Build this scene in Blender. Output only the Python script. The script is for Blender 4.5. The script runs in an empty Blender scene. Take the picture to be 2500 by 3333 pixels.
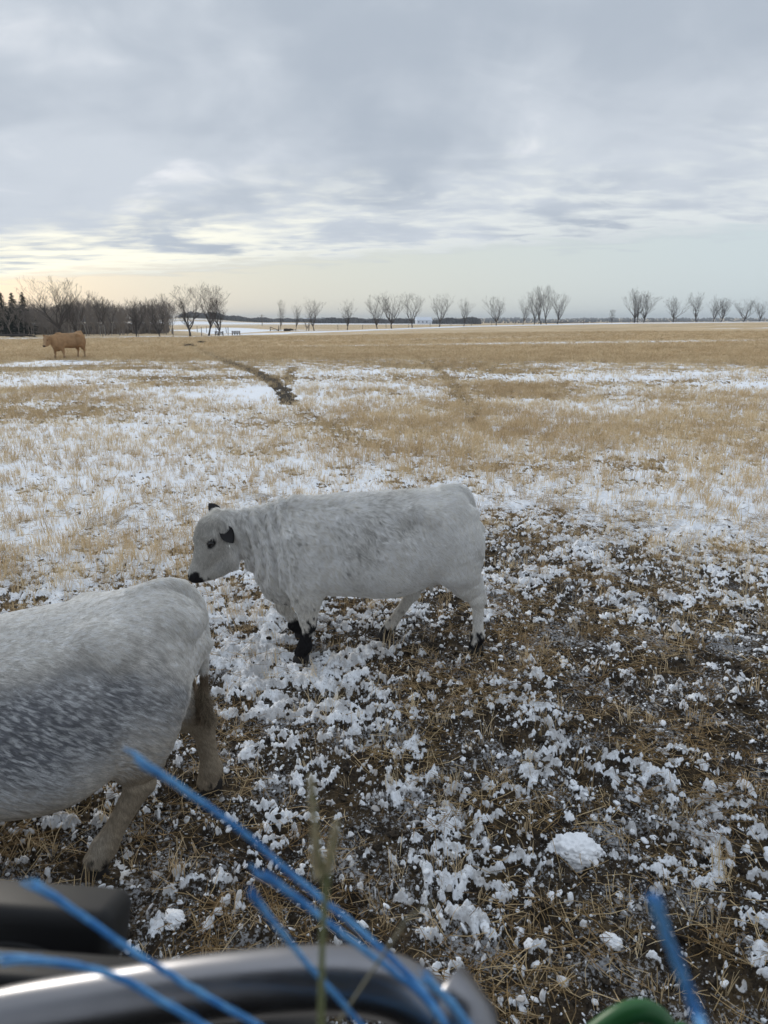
import bpy, math, random
import numpy as np
from mathutils import Vector, Matrix

R = math.radians
scene = bpy.context.scene
col = scene.collection
rng = np.random.default_rng(7)
random.seed(7)

# ------------------------------------------------------------------ camera
CAM_H = 2.3
PITCH = R(15.1)
cd = bpy.data.cameras.new('camera')
cam = bpy.data.objects.new('camera', cd)
col.objects.link(cam)
cam.location = (0, 0, CAM_H)
cam.rotation_euler = (R(90) - PITCH, 0, 0)
cd.sensor_fit = 'VERTICAL'
cd.sensor_height = 24.0
cd.lens = 24.0 * 2311 / 3333
cd.clip_start = 0.02
cd.clip_end = 20000
cd.dof.use_dof = True
cd.dof.focus_distance = 5.0
cd.dof.aperture_fstop = 3.3
scene.camera = cam

# ------------------------------------------------------------------ light
SUN_EL, SUN_AZ = R(9), R(-33)          # azimuth from +Y, negative = left
sd = bpy.data.lights.new('sun', 'SUN')
sd.energy = 1.5
sd.angle = R(12)
sd.color = (1.0, 0.93, 0.82)
sun = bpy.data.objects.new('sun', sd)
col.objects.link(sun)
sv = Vector((math.sin(SUN_AZ) * math.cos(R(17)), math.cos(SUN_AZ) * math.cos(R(17)), math.sin(R(17))))
sun.rotation_euler = sv.to_track_quat('Z', 'Y').to_euler()

scene.view_settings.view_transform = 'Standard'
scene.view_settings.look = 'None'
scene.view_settings.exposure = 0.14
scene.view_settings.gamma = 1.0
scene.view_settings.use_curve_mapping = False

world = bpy.data.worlds.new('World')
scene.world = world
world.use_nodes = True


class NT:
    """short node-building helper"""
    def __init__(s, tree):
        s.t = tree
        s.n = tree.nodes
        s.l = tree.links

    def new(s, typ, **kw):
        nd = s.n.new(typ)
        for k, v in kw.items():
            setattr(nd, k, v)
        return nd

    def put(s, sock, v):
        if isinstance(v, bpy.types.NodeSocket):
            s.l.new(v, sock)
        elif v is not None:
            sock.default_value = v

    def m(s, op, a, b=None, c=None, clamp=False):
        nd = s.new('ShaderNodeMath', operation=op, use_clamp=clamp)
        s.put(nd.inputs[0], a)
        s.put(nd.inputs[1], b)
        s.put(nd.inputs[2], c)
        return nd.outputs[0]

    def mix(s, f, a, b, blend='MIX'):
        nd = s.new('ShaderNodeMix', data_type='RGBA', blend_type=blend)
        s.put(nd.inputs[0], f)
        for sk, v in ((nd.inputs[6], a), (nd.inputs[7], b)):
            if isinstance(v, (tuple, list)) and len(v) == 3:
                v = (*v, 1)
            s.put(sk, v)
        return nd.outputs[2]

    def step(s, v, lo, hi, smooth=True, a=0.0, b=1.0):
        nd = s.new('ShaderNodeMapRange', interpolation_type='SMOOTHSTEP' if smooth else 'LINEAR')
        s.put(nd.inputs[0], v)
        s.put(nd.inputs[1], lo)
        s.put(nd.inputs[2], hi)
        s.put(nd.inputs[3], a)
        s.put(nd.inputs[4], b)
        return nd.outputs[0]

    def noise(s, vec, scale, detail=4, rough=0.55, dist=0.0):
        nd = s.new('ShaderNodeTexNoise')
        if vec is not None:
            s.l.new(vec, nd.inputs['Vector'])
        nd.inputs['Scale'].default_value = scale
        nd.inputs['Detail'].default_value = detail
        nd.inputs['Roughness'].default_value = rough
        nd.inputs['Distortion'].default_value = dist
        return nd.outputs[0]

    def mapping(s, vec, scale=(1, 1, 1), loc=(0, 0, 0), rot=(0, 0, 0)):
        nd = s.new('ShaderNodeMapping')
        s.l.new(vec, nd.inputs[0])
        nd.inputs['Location'].default_value = loc
        nd.inputs['Rotation'].default_value = rot
        nd.inputs['Scale'].default_value = scale
        return nd.outputs[0]


def build_world():
    w = NT(world.node_tree)
    w.n.clear()
    out = w.new('ShaderNodeOutputWorld')
    bg = w.new('ShaderNodeBackground')
    tc = w.new('ShaderNodeTexCoord')
    sep = w.new('ShaderNodeSeparateXYZ')
    w.l.new(tc.outputs['Generated'], sep.inputs[0])
    dx, dy, dz = sep.outputs
    z = w.m('MAXIMUM', dz, 0.012)
    u = w.m('DIVIDE', dx, z)
    v = w.m('DIVIDE', dy, z)
    cmb = w.new('ShaderNodeCombineXYZ')
    w.put(cmb.inputs[0], u)
    w.put(cmb.inputs[1], v)
    P = cmb.outputs[0]
    # direction space coordinates keep far cloud detail from vanishing
    az = w.m('ARCTAN2', dx, dy)
    el = w.m('ARCSINE', dz)
    c2 = w.new('ShaderNodeCombineXYZ')
    w.put(c2.inputs[0], az)
    w.put(c2.inputs[1], w.m('LOGARITHM', w.m('MAXIMUM', v, 0.2), math.e))
    Q = c2.outputs[0]
    # log-polar coordinate of the cloud plane
    big = w.noise(w.mapping(Q, (1, 0.36, 1), (3.1, 0.4, 0), (0, 0, 0.10)), 3.2, 4, 0.5, 0.4)
    mid = w.noise(w.mapping(Q, (0.9, 0.50, 1), (0.3, 1.4, 0), (0, 0, 0.12)), 7.0, 5, 0.52, 0.5)
    fin = w.noise(w.mapping(Q, (0.9, 0.75, 1), (5.3, 0, 0), (0, 0, 0.12)), 20, 4, 0.55, 0.4)
    # rear edge of the cloud deck: a slanting line across the cloud plane
    q = w.m('ADD', v, w.m('MULTIPLY', u, 0.72))
    qn = w.m('MULTIPLY', q, w.m('ADD', 1.0, w.m('MULTIPLY', w.m('SUBTRACT', fin, 0.5), 0.45)))
    qn = w.m('MULTIPLY', qn, w.m('ADD', 1.0, w.m('MULTIPLY', w.m('SUBTRACT', mid, 0.5), 0.5)))
    deck = w.step(qn, 13.2, 10.2)
    # broken zone before the edge
    broken = w.m('MULTIPLY', w.step(qn, 4.6, 8.4), deck)
    # glow round the hidden sun
    nrm = Vector((math.sin(SUN_AZ) * math.cos(R(3)), math.cos(SUN_AZ) * math.cos(R(3)), math.sin(R(3))))
    dd = w.new('ShaderNodeVectorMath', operation='DOT_PRODUCT')
    w.l.new(tc.outputs['Generated'], dd.inputs[0])
    dd.inputs[1].default_value = nrm
    ang = w.m('ARCCOSINE', w.m('MINIMUM', dd.outputs['Value'], 1.0))
    glow = w.m('EXPONENT', w.m('MULTIPLY', w.m('POWER', w.m('DIVIDE', ang, R(27)), 2), -1))
    glow2 = w.m('EXPONENT', w.m('DIVIDE', ang, R(-38)))
    # clear band
    clear = w.mix(w.step(el, 0.0, 0.15), (0.63, 0.69, 0.67), (0.58, 0.68, 0.70))
    clear = w.mix(w.step(az, -0.15, 0.55), clear, (0.56, 0.67, 0.74))
    clear = w.mix(w.m('MULTIPLY', glow2, 0.75), clear, (0.76, 0.70, 0.58))
    sky = w.new('ShaderNodeTexSky', sky_type='NISHITA')
    sky.sun_disc = False
    sky.sun_elevation = SUN_EL
    sky.sun_rotation = SUN_AZ
    nish = w.mix(1.0, sky.outputs[0], (0.10, 0.10, 0.10), 'MULTIPLY')
    clear = w.mix(0.08, clear, nish)
    # deck
    shade = w.m('ADD', w.m('MULTIPLY', big, 0.68), w.m('MULTIPLY', mid, 0.32))
    cloud = w.mix(w.step(shade, 0.36, 0.62), (0.415, 0.47, 0.545), (0.575, 0.625, 0.69))
    cloud = w.mix(w.m('MULTIPLY', w.step(mid, 0.54, 0.74), w.step(big, 0.44, 0.66)), cloud, (0.78, 0.80, 0.84))
    lit = w.mix(glow, (0.70, 0.745, 0.76), (1.15, 1.10, 0.88))
    ff = w.m('ADD', w.m('MULTIPLY', fin, 0.35), w.m('MULTIPLY', mid, 0.65))
    brk = w.step(w.m('ADD', ff, w.m('MULTIPLY', glow, 0.07)), 0.42, 0.64)
    cloud = w.mix(w.m('MULTIPLY', broken, brk), cloud, lit)
    edge = w.m('MULTIPLY', w.step(qn, 9.2, 11.4), deck)
    cloud = w.mix(w.m('MULTIPLY', edge, 0.9), cloud, lit)
    c = w.mix(deck, clear, cloud)
    zen = w.step(el, 0.55, 1.5, True, 1.0, 1.6)
    zc = w.new('ShaderNodeCombineXYZ')
    for q_ in range(3):
        w.put(zc.inputs[q_], zen)
    c = w.mix(1.0, c, zc.outputs[0], 'MULTIPLY')
    below = w.step(dz, -0.02, 0.0)
    c = w.mix(below, (0.35, 0.34, 0.32), c)
    w.l.new(c, bg.inputs[0])
    bg.inputs[1].default_value = 1.0
    w.l.new(bg.outputs[0], out.inputs[0])


build_world()

# ------------------------------------------------------------------ noise
_perm = np.random.default_rng(3).permutation(256).astype(np.int64)
_perm = np.concatenate([_perm, _perm, _perm])
_ga = np.random.default_rng(4).uniform(0, 2 * np.pi, 256)
_gx, _gy = np.cos(_ga), np.sin(_ga)
_g3 = np.random.default_rng(5).normal(size=(256, 3))
_g3 /= np.linalg.norm(_g3, axis=1)[:, None]


def pn2(x, y):
    xi = np.floor(x); yi = np.floor(y)
    fx = x - xi; fy = y - yi
    xi = xi.astype(np.int64) & 255; yi = yi.astype(np.int64) & 255
    u = fx * fx * fx * (fx * (fx * 6 - 15) + 10)
    v = fy * fy * fy * (fy * (fy * 6 - 15) + 10)

    def g(ix, iy, dx, dy):
        h = _perm[_perm[ix & 255] + (iy & 255)]
        return _gx[h] * dx + _gy[h] * dy
    a = g(xi, yi, fx, fy); b = g(xi + 1, yi, fx - 1, fy)
    c = g(xi, yi + 1, fx, fy - 1); d = g(xi + 1, yi + 1, fx - 1, fy - 1)
    return ((a + (b - a) * u) + ((c + (d - c) * u) - (a + (b - a) * u)) * v) * 1.4


def fbm2(x, y, f, octs=4, rough=0.5, seed=0.0):
    s = 0; a = 1; t = 0
    for i in range(octs):
        s = s + a * pn2(x * f + seed + 17.3 * i, y * f - seed * 1.7 + 5.1 * i)
        t += a
        a *= rough; f *= 2.03
    return s / t


def pn3(p):
    i = np.floor(p); f = p - i
    i = i.astype(np.int64) & 255
    w = f * f * (3 - 2 * f)
    out = 0
    for dx in (0, 1):
        for dy in (0, 1):
            for dz in (0, 1):
                h = _perm[_perm[_perm[(i[:, 0] + dx) & 255] + ((i[:, 1] + dy) & 255)] + ((i[:, 2] + dz) & 255)]
                g = _g3[h]
                d = g[:, 0] * (f[:, 0] - dx) + g[:, 1] * (f[:, 1] - dy) + g[:, 2] * (f[:, 2] - dz)
                ww = (w[:, 0] if dx else 1 - w[:, 0]) * (w[:, 1] if dy else 1 - w[:, 1]) * (w[:, 2] if dz else 1 - w[:, 2])
                out = out + d * ww
    return out * 1.5


def fbm3(p, f, octs=3, rough=0.5, seed=0.0):
    s = 0; a = 1; t = 0
    for i in range(octs):
        s = s + a * pn3(p * f + seed + 11.7 * i)
        t += a; a *= rough; f *= 2.03
    return s / t


def ss(x, a, b):
    t = np.clip((x - a) / (b - a), 0, 1)
    return t * t * (3 - 2 * t)


# ------------------------------------------------------------------ terrain
def terrain(x, y):
    """smooth lie of the land"""
    x = np.asarray(x, float); y = np.asarray(y, float)
    D = np.hypot(x, y); az = np.degrees(np.arctan2(x, y))
    swell = 0.30 * np.exp(-((D - 38) / 16) ** 2) * ss(D, 12, 30)
    amp = np.interp(az, [-60, -8, -4, 6, 17, 28, 50, 120], [0, 0, 0.05, 0.95, 1.65, 2.02, 2.0, 0.3])
    prof = np.interp(D, [0, 45, 100, 160, 215, 260, 420, 700, 4000, 9000], [0, 0, .35, .72, .98, 1.0, .1, -1.0, -2, -2])
    hill = ss(D, 1300, 3000) * (8 + 7 * pn2(az / 9.0 + 3, az * 0 + .4) + 3 * pn2(az / 2.6, az * 0 + 2.4) + 4 * ss(az, -5, 20))
    hill = hill + ss(D, 560, 800) * (1 - ss(D, 900, 1500)) * 5 * np.exp(-((az + 15) / 3.5) ** 2)
    return swell + amp * prof + hill


def pix_ray(px, py):
    dx = (px - 1250) / 2311.0; dy = -(py - 1666.5) / 2311.0
    c, s = math.cos(PITCH), math.sin(PITCH)
    return np.array([dx, c + dy * s, -s + dy * c])


def ground_at(px, py):
    """the point of the ground seen in a given direction"""
    r = pix_ray(px, py)
    t = CAM_H / max(-r[2], 1e-4)
    for _ in range(12):
        t = (CAM_H - float(terrain(r[0] * t, r[1] * t))) / max(-r[2], 1e-4)
    return np.array([r[0] * t, r[1] * t])


def at_dist(px, D):
    a = math.atan((px - 1250) / 2311.0 * 0.9655 / 1.0)
    # azimuth of an image column near the horizon
    r = pix_ray(px, 1043)
    a = math.atan2(r[0], r[1])
    x, y = D * math.sin(a), D * math.cos(a)
    return x, y, float(terrain(x, y))


def seg_dist(x, y, pts):
    d = np.full(np.shape(x), 1e9); tt = np.zeros(np.shape(x))
    for i in range(len(pts) - 1):
        a = np.array(pts[i]); b = np.array(pts[i + 1]); ab = b - a
        t = np.clip(((x - a[0]) * ab[0] + (y - a[1]) * ab[1]) / (ab @ ab), 0, 1)
        dd = np.hypot(x - a[0] - t * ab[0], y - a[1] - t * ab[1])
        m = dd < d
        d = np.where(m, dd, d); tt = np.where(m, i + t, tt)
    return d, tt


TRAILS = [
    ([(640, 1135), (700, 1162), (760, 1185), (830, 1210), (890, 1240), (925, 1275), (945, 1315)], 0.28),
    ([(925, 1275), (940, 1235), (955, 1195)], 0.2),
    ([(910, 1118), (960, 1145), (1010, 1165)], 0.35),
    ([(1280, 1120), (1310, 1145), (1390, 1180), (1450, 1225), (1540, 1330), (1560, 1400)], 0.22),
    ([(945, 1315), (1030, 1370), (1120, 1420), (1330, 1480)], 0.25),
]
TRAILS = [([tuple(ground_at(*p)) for p in pts], w) for pts, w in TRAILS]


def fields(x, y):
    """cover maps: snow share, straw share, trampled share (0..1)"""
    D = np.hypot(x, y); az = np.degrees(np.arctan2(x, y))
    wob = fbm2(x, y, 0.35, 4, 0.5, 3.0)
    edge = np.interp(az, [-60, -28, -12, 0, 12, 28, 60], [6.2, 6.3, 6.4, 7.2, 8.6, 7.4, 7.0])
    tram = 1 - ss(D + wob * 2.6, edge - 2.4, edge + 2.6)
    tr = np.zeros_like(D)
    for (pts, w), am in zip(TRAILS, (1.0, .34, .55, .28, .16)):
        d, _ = seg_dist(x, y, pts)
        wd = np.maximum(w, D * (0.0095 if w > .26 else .007)) * (1 + 0.5 * fbm2(x, y, 1.3, 2, 0.5, 9))
        tr = np.maximum(tr, (1 - ss(d, wd * 0.5, wd * 1.4)) * (0.75 + 0.6 * fbm2(x, y, 2.2, 2, 0.5, 19)) * am)
    # straw stand: streaky, stretched sideways
    st = 0.74 + 0.50 * fbm2(x * 0.35, y * 1.0, 0.16, 4, 0.55, 21) + 0.25 * fbm2(x, y, 0.9, 3, 0.5, 31)
    st = st + 0.22 * np.exp(-((D - 15.5) / 3.0) ** 2) * ss(az, -12, 8) + 0.16 * np.exp(-((D - 20) / 2.2) ** 2)
    st = st + 0.35 * np.exp(-((D - 12) / 1.5) ** 2) * np.exp(-((az - 3) / 7) ** 2)
    sn = 0.50 + 0.50 * fbm2(x * 0.5, y, 0.22, 4, 0.55, 41)
    nearf = 1 - ss(D, 12.5, 17)
    sn = sn + .10 * nearf + .07 * (1 - ss(D, 20, 27)); st = st - .12 * nearf
    midf = np.exp(-((D - 22) / 5.0) ** 2)
    patch = fbm2(x * .55, y, 0.24, 4, .6, 47)
    sn = sn + midf * (.24 + .8 * patch); st = st - midf * (.33 + .8 * patch)
    band = np.exp(-((D - 31) / 8.0) ** 2)
    sn = sn + 0.13 * band + .5 * band * patch; st = st - 0.12 * band - .4 * band * patch
    cx_, cy_ = ground_at(222, 1175)
    cc_ = np.exp(-((x - cx_) / 2.6) ** 2 - ((y - cy_ + 1.5) / 3.5) ** 2)
    sn = sn + .35 * cc_; st = st - .75 * cc_
    sn = sn + 0.30 * np.exp(-((D - 14) / 3.0) ** 2) * (1 - ss(az, -25, -10))
    sn = sn + 0.25 * np.exp(-((D - 9.5) / 1.8) ** 2)
    far = ss(D, 36, 46)
    streak = fbm2(x * 0.12, y, 0.12, 4, 0.55, 51)
    sn = sn * (1 - far) + far * (0.34 + 1.2 * streak)
    st = st * (1 - far) + far * (0.92 - 0.5 * streak)
    # drifted strip in front of the tree row
    rowD = np.interp(az, [-30, -14, -4, 6, 17, 30], [112, 118, 165, 195, 218, 228])
    t = (D - rowD) / rowD
    strip = np.exp(-((t + 0.05) / 0.05) ** 2) * np.interp(az, [-32, -14, -11, -6, -2, 0, 8, 10, 14, 20, 30], [.5, .7, 1.2, 1.1, .95, 1.2, 1.1, .9, 1.1, .9, .7])
    sn = sn + strip * 1.0; st = st - strip
    beyond = ss(t, 0.02, 0.12)
    snb = 0.22 + 1.1 * fbm2(x * 0.25, y, 0.012, 4, 0.55, 61) + 1.1 * np.exp(-((D - 560) / 120) ** 2)
    snb = snb + np.exp(-((az + 12.0) / 2.2) ** 2) * (1 - ss(D, 200, 320)) * 0.9
    sn = sn * (1 - beyond) + beyond * snb
    st = st * (1 - beyond) + beyond * (0.9 + 0.0 * x)
    return sn, st, tram, tr


HOOVES = [(0.70, 4.80), (-0.57, 4.56), (0.0, 4.9), (-1.18, 2.6), (-0.78, 3.15)]


def relief(x, y, sn, st, tram, tr):
    """fine relief and the final snow mask"""
    D = np.hypot(x, y)
    near = 1 - ss(D, 30, 60)
    n1 = fbm2(x, y, 1.7, 3, 0.5, 71)
    n2 = fbm2(x, y, 8.5, 4, 0.58, 81)
    n3 = fbm2(x, y, 21.0, 3, 0.6, 91)
    n4 = fbm2(x, y, 47.0, 2, 0.6, 93) * (1 - ss(D, 7, 12))
    rdg = 1 - np.abs(fbm2(x * 0.55 + 0.18 * y, y, 3.4, 3, 0.5, 101)) * 2.6     # ridged, drawn out sideways
    drift = np.exp(-((x + 0.75) / 0.75) ** 2 - ((y - 4.6) / 1.0) ** 2)
    thr = sn + 0.0 * x
    fine_ = 1 - ss(D, 26, 40)
    sig = (0.50 * n2 + 0.46 * n3) * fine_ + 0.36 * n1 * (1 - .8 * ss(D, 34, 50)) + 0.16 * rdg + 0.35 * drift * (0.4 + rdg * 0.6) - 0.10
    sig = sig - 0.16 * rdg * ss(D, 30, 45)
    cov = np.where(D < 36, thr - 0.5, (thr - 0.5) * 1.2)
    s = sig + .10 * n4 + cov * 0.8 + tram * (-0.222 - 0.07 * (1 - ss(D, 2.4, 4.2))) - tr * 1.1
    wide = ss(D, 24, 40)
    mask = ss(s, -0.03 - .25 * wide, 0.10 + .28 * wide)
    h = n1 * 0.030 * near + n2 * 0.028 * near * (0.35 + 0.9 * tram) + n3 * 0.014 * near * (0.4 + tram) + n4 * .007 * (.3 + tram)
    h = h + np.maximum(rdg, 0) * 0.020 * tram
    h = h + mask * near * (0.014 + 0.026 * np.clip(s, 0, 0.5) + 0.016 * n3 + .010 * n4)
    pit = np.maximum(0, -fbm2(x, y, 4.3, 2, 0.5, 111) - 0.18)
    h = h - pit * 0.14 * tram
    h = h - tr * 0.05
    for hx, hy in HOOVES:
        d = np.hypot(x - hx, y - hy)
        h = h * ss(d, 0.05, 0.2) + (1 - ss(d, 0.05, 0.14)) * -0.006
    return h, mask


def ground_z(x, y):
    x = np.atleast_1d(np.asarray(x, float)); y = np.atleast_1d(np.asarray(y, float))
    h, m = relief(x, y, *fields(x, y))
    return terrain(x, y) + h, m


def mesh_from_arrays(name, V, F, smooth=True):
    """V (n,3), F (m,k) one face size"""
    me = bpy.data.meshes.new(name)
    V = np.ascontiguousarray(V, dtype=np.float32); F = np.ascontiguousarray(F, dtype=np.int32)
    me.vertices.add(len(V)); me.vertices.foreach_set('co', V.ravel())
    if len(F):
        k = F.shape[1]
        me.loops.add(F.size); me.loops.foreach_set('vertex_index', F.ravel())
        me.polygons.add(len(F))
        me.polygons.foreach_set('loop_start', np.arange(0, F.size, k, dtype=np.int32))
        me.polygons.foreach_set('use_smooth', np.full(len(F), smooth))
    me.update(calc_edges=True)
    me.validate()
    return me


def link(name, me, mat=None, parent=None, **props):
    o = bpy.data.objects.new(name, me)
    col.objects.link(o)
    if mat is not None:
        me.materials.append(mat)
    if parent is not None:
        o.parent = parent
    for k, v in props.items():
        o[k] = v
    return o


def empty(name, loc, rotz=0.0, **props):
    o = bpy.data.objects.new(name, None)
    o.empty_display_size = 0.1
    col.objects.link(o)
    o.location = loc; o.rotation_euler = (0, 0, rotz)
    for k, v in props.items():
        o[k] = v
    return o


def attr(me, name, typ, data):
    a = me.attributes.new(name, typ, 'POINT')
    key = {'FLOAT': 'value', 'INT': 'value', 'BOOLEAN': 'value', 'FLOAT_VECTOR': 'vector', 'FLOAT_COLOR': 'color'}[typ]
    a.data.foreach_set(key, np.ascontiguousarray(data, dtype={'INT': np.int32, 'BOOLEAN': bool}.get(typ, np.float32)).ravel())


def material(name, color=(0.5, 0.5, 0.5), rough=0.8, metal=0.0, spec=0.3):
    m = bpy.data.materials.new(name)
    m.use_nodes = True
    b = m.node_tree.nodes['Principled BSDF']
    b.inputs['Base Color'].default_value = (*color, 1)
    b.inputs['Roughness'].default_value = rough
    b.inputs['Metallic'].default_value = metal
    b.inputs['Specular IOR Level'].default_value = spec
    return m, NT(m.node_tree), b


# ------------------------------------------------------------------ ground
def ground_material():
    m, w, b = material('field_ground', rough=0.95, spec=0.1)
    at = lambda n: w.new('ShaderNodeAttribute', attribute_name=n).outputs['Fac']
    geo = w.new('ShaderNodeNewGeometry').outputs['Position']
    snow, straw, tram = at('snow'), at('straw'), at('tram')
    dist = w.new('ShaderNodeVectorMath', operation='LENGTH')
    w.l.new(geo, dist.inputs[0])
    D = dist.outputs['Value']
    nf = w.noise(geo, 55, 5, 0.7)
    nm = w.noise(geo, 9, 5, 0.65)
    mud = w.mix(w.step(nf, 0.35, 0.7), (0.012, 0.010, 0.009), (0.046, 0.038, 0.030))
    mud = w.mix(w.step(nm, 0.50, 0.72), mud, (0.085, 0.064, 0.040))
    fib = w.noise(w.mapping(geo, (140, 30, 30), rot=(0, 0, 0.5)), 1.0, 3, 0.7)
    fib2 = w.noise(w.mapping(geo, (30, 150, 30), rot=(0, 0, 0.4)), 1.0, 3, 0.7)
    lit = w.mix(w.step(w.m('MAXIMUM', fib, fib2), 0.42, 0.72), (0.16, 0.11, 0.058), (0.60, 0.44, 0.23))
    lit = w.mix(w.m('MULTIPLY', tram, 0.80), lit, w.mix(1.0, lit, (0.26, 0.24, 0.21), 'MULTIPLY'))
    lfac = w.m('MULTIPLY', straw, w.step(nm, 0.32, 0.60), clamp=True)
    farl = w.step(D, 14, 60)
    lfac = w.mix(farl, lfac, w.step(straw, 0.0, 0.5))
    farcol = w.mix(w.step(w.noise(w.mapping(geo, (0.07, 0.40, 1)), 1.0, 8, 0.72), .32, .68), (0.36, 0.265, 0.155), (0.74, 0.58, 0.37))
    lit = w.mix(w.step(D, 25, 70), lit, farcol)
    base = w.mix(lfac, mud, lit)
    # snow with crumbly edges
    e = w.m('ADD', snow, w.m('MULTIPLY', w.m('SUBTRACT', w.noise(geo, 38, 4, 0.7), 0.5), 1.1))
    sm = w.step(e, 0.42, 0.58)
    farn = w.noise(w.mapping(geo, (0.35, 1.3, 1)), 1.0, 7, 0.75)
    e2 = w.m('ADD', snow, w.m('MULTIPLY', w.m('SUBTRACT', farn, 0.5), 2.2))
    sm = w.mix(w.step(D, 22, 40), sm, w.step(e2, 0.35, 0.75))
    dirt = w.step(w.noise(geo, 75, 4, 0.8), 0.56, 0.66)
    sc = w.mix(w.m('MULTIPLY', w.step(nm, 0.42, 0.60), w.m('MULTIPLY', tram, 0.75)), (0.84, 0.87, 0.91), (0.40, 0.39, 0.38))
    sc = w.mix(w.m('MULTIPLY', dirt, w.m('MULTIPLY', tram, 0.8)), sc, (0.10, 0.08, 0.06))
    sl1 = w.noise(geo, 60, 4, 0.72)
    sl2 = w.noise(geo, 2.6, 4, 0.6)
    slush = w.m('MULTIPLY', w.step(w.m('ADD', sl1, w.m('MULTIPLY', w.m('SUBTRACT', sl2, 0.5), 0.7)), 0.54, 0.62), w.m('MULTIPLY', tram, w.step(D, 16, 8)))
    slcol = w.mix(w.noise(geo, 40, 3, 0.7), (0.13, 0.125, 0.12), (0.56, 0.58, 0.61))
    base = w.mix(w.m('MULTIPLY', slush, 0.85), base, slcol)
    c = w.mix(sm, base, sc)
    w.l.new(c, b.inputs['Base Color'])
    bump = w.new('ShaderNodeBump')
    bump.inputs['Strength'].default_value = 0.6
    bump.inputs['Distance'].default_value = 0.02
    hh = w.m('ADD', w.m('MULTIPLY', nf, 0.6), w.m('MULTIPLY', w.noise(geo, 22, 4, 0.6), 1.0))
    w.l.new(w.m('MULTIPLY', hh, w.step(D, 40, 10)), bump.inputs['Height'])
    w.l.new(bump.outputs[0], b.inputs['Normal'])
    return m


def build_ground():
    r = np.concatenate([np.linspace(0.5, 1.55, 8), np.geomspace(1.6, 12, 380), np.geomspace(12, 42, 130)[1:],
                        np.geomspace(42, 4200, 170)[1:]])
    a = np.concatenate([np.linspace(-46, 46, 960), np.linspace(46, 314, 62)[1:-1]])
    a = np.radians(a)
    RR, AA = np.meshgrid(r, a, indexing='ij')
    X = (RR * np.sin(AA)).ravel(); Y = (RR * np.cos(AA)).ravel()
    sn, st, tram, tr = fields(X, Y)
    h, mask = relief(X, Y, sn, st, tram, tr)
    Z = terrain(X, Y) + h
    n, k = RR.shape
    i = np.arange(n - 1)[:, None]; j = np.arange(k)[None, :]
    j2 = (j + 1) % k
    F = np.stack([i * k + j, i * k + j2, (i + 1) * k + j2, (i + 1) * k + j], -1).reshape(-1, 4)
    F = F[:, ::-1]
    me = mesh_from_arrays('field_ground', np.stack([X, Y, Z], 1), F)
    attr(me, 'snow', 'FLOAT', mask)
    attr(me, 'straw', 'FLOAT', np.clip(st * (1 - 0.5 * tram) * (1 - tr), 0, 1))
    attr(me, 'tram', 'FLOAT', np.clip(tram + tr, 0, 1))
    link('field_ground', me, ground_material(), kind='structure')


build_ground()

# ------------------------------------------------------------------ scatter
def tube(pts, rad, sides=4, cap=True):
    """tapered tube along points; returns V, F(quads)"""
    pts = np.asarray(pts, float); n = len(pts)
    rad = np.broadcast_to(rad, (n,))
    T = np.gradient(pts, axis=0)
    T /= np.linalg.norm(T, axis=1)[:, None] + 1e-12
    up = np.array([0, 0, 1.0]) if abs(T[0, 2]) < 0.9 else np.array([1.0, 0, 0])
    V = []
    for k in range(n):
        s = np.cross(T[k], up); s /= np.linalg.norm(s) + 1e-12
        u = np.cross(s, T[k]); up = u
        a = np.arange(sides) * 2 * np.pi / sides
        V.append(pts[k] + rad[k] * (np.cos(a)[:, None] * s + np.sin(a)[:, None] * u))
    V = np.concatenate(V)
    i = np.arange(n - 1)[:, None]; j = np.arange(sides)[None]; j2 = (j + 1) % sides
    F = np.stack([i * sides + j, i * sides + j2, (i + 1) * sides + j2, (i + 1) * sides + j], -1).reshape(-1, 4)
    if cap and sides == 4:
        F = np.concatenate([F, [[3, 2, 1, 0]], [[(n - 1) * 4 + q for q in range(4)]]])
    return V, F


class Soup:
    def __init__(s):
        s.V = []; s.F = []; s.n = 0

    def add(s, V, F):
        s.V.append(np.asarray(V)); s.F.append(np.asarray(F) + s.n); s.n += len(V)

    def arrays(s):
        return np.concatenate(s.V), np.concatenate(s.F)

    def mesh(s, name, smooth=True):
        V, F = s.arrays()
        return mesh_from_arrays(name, V, F, smooth)


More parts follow.
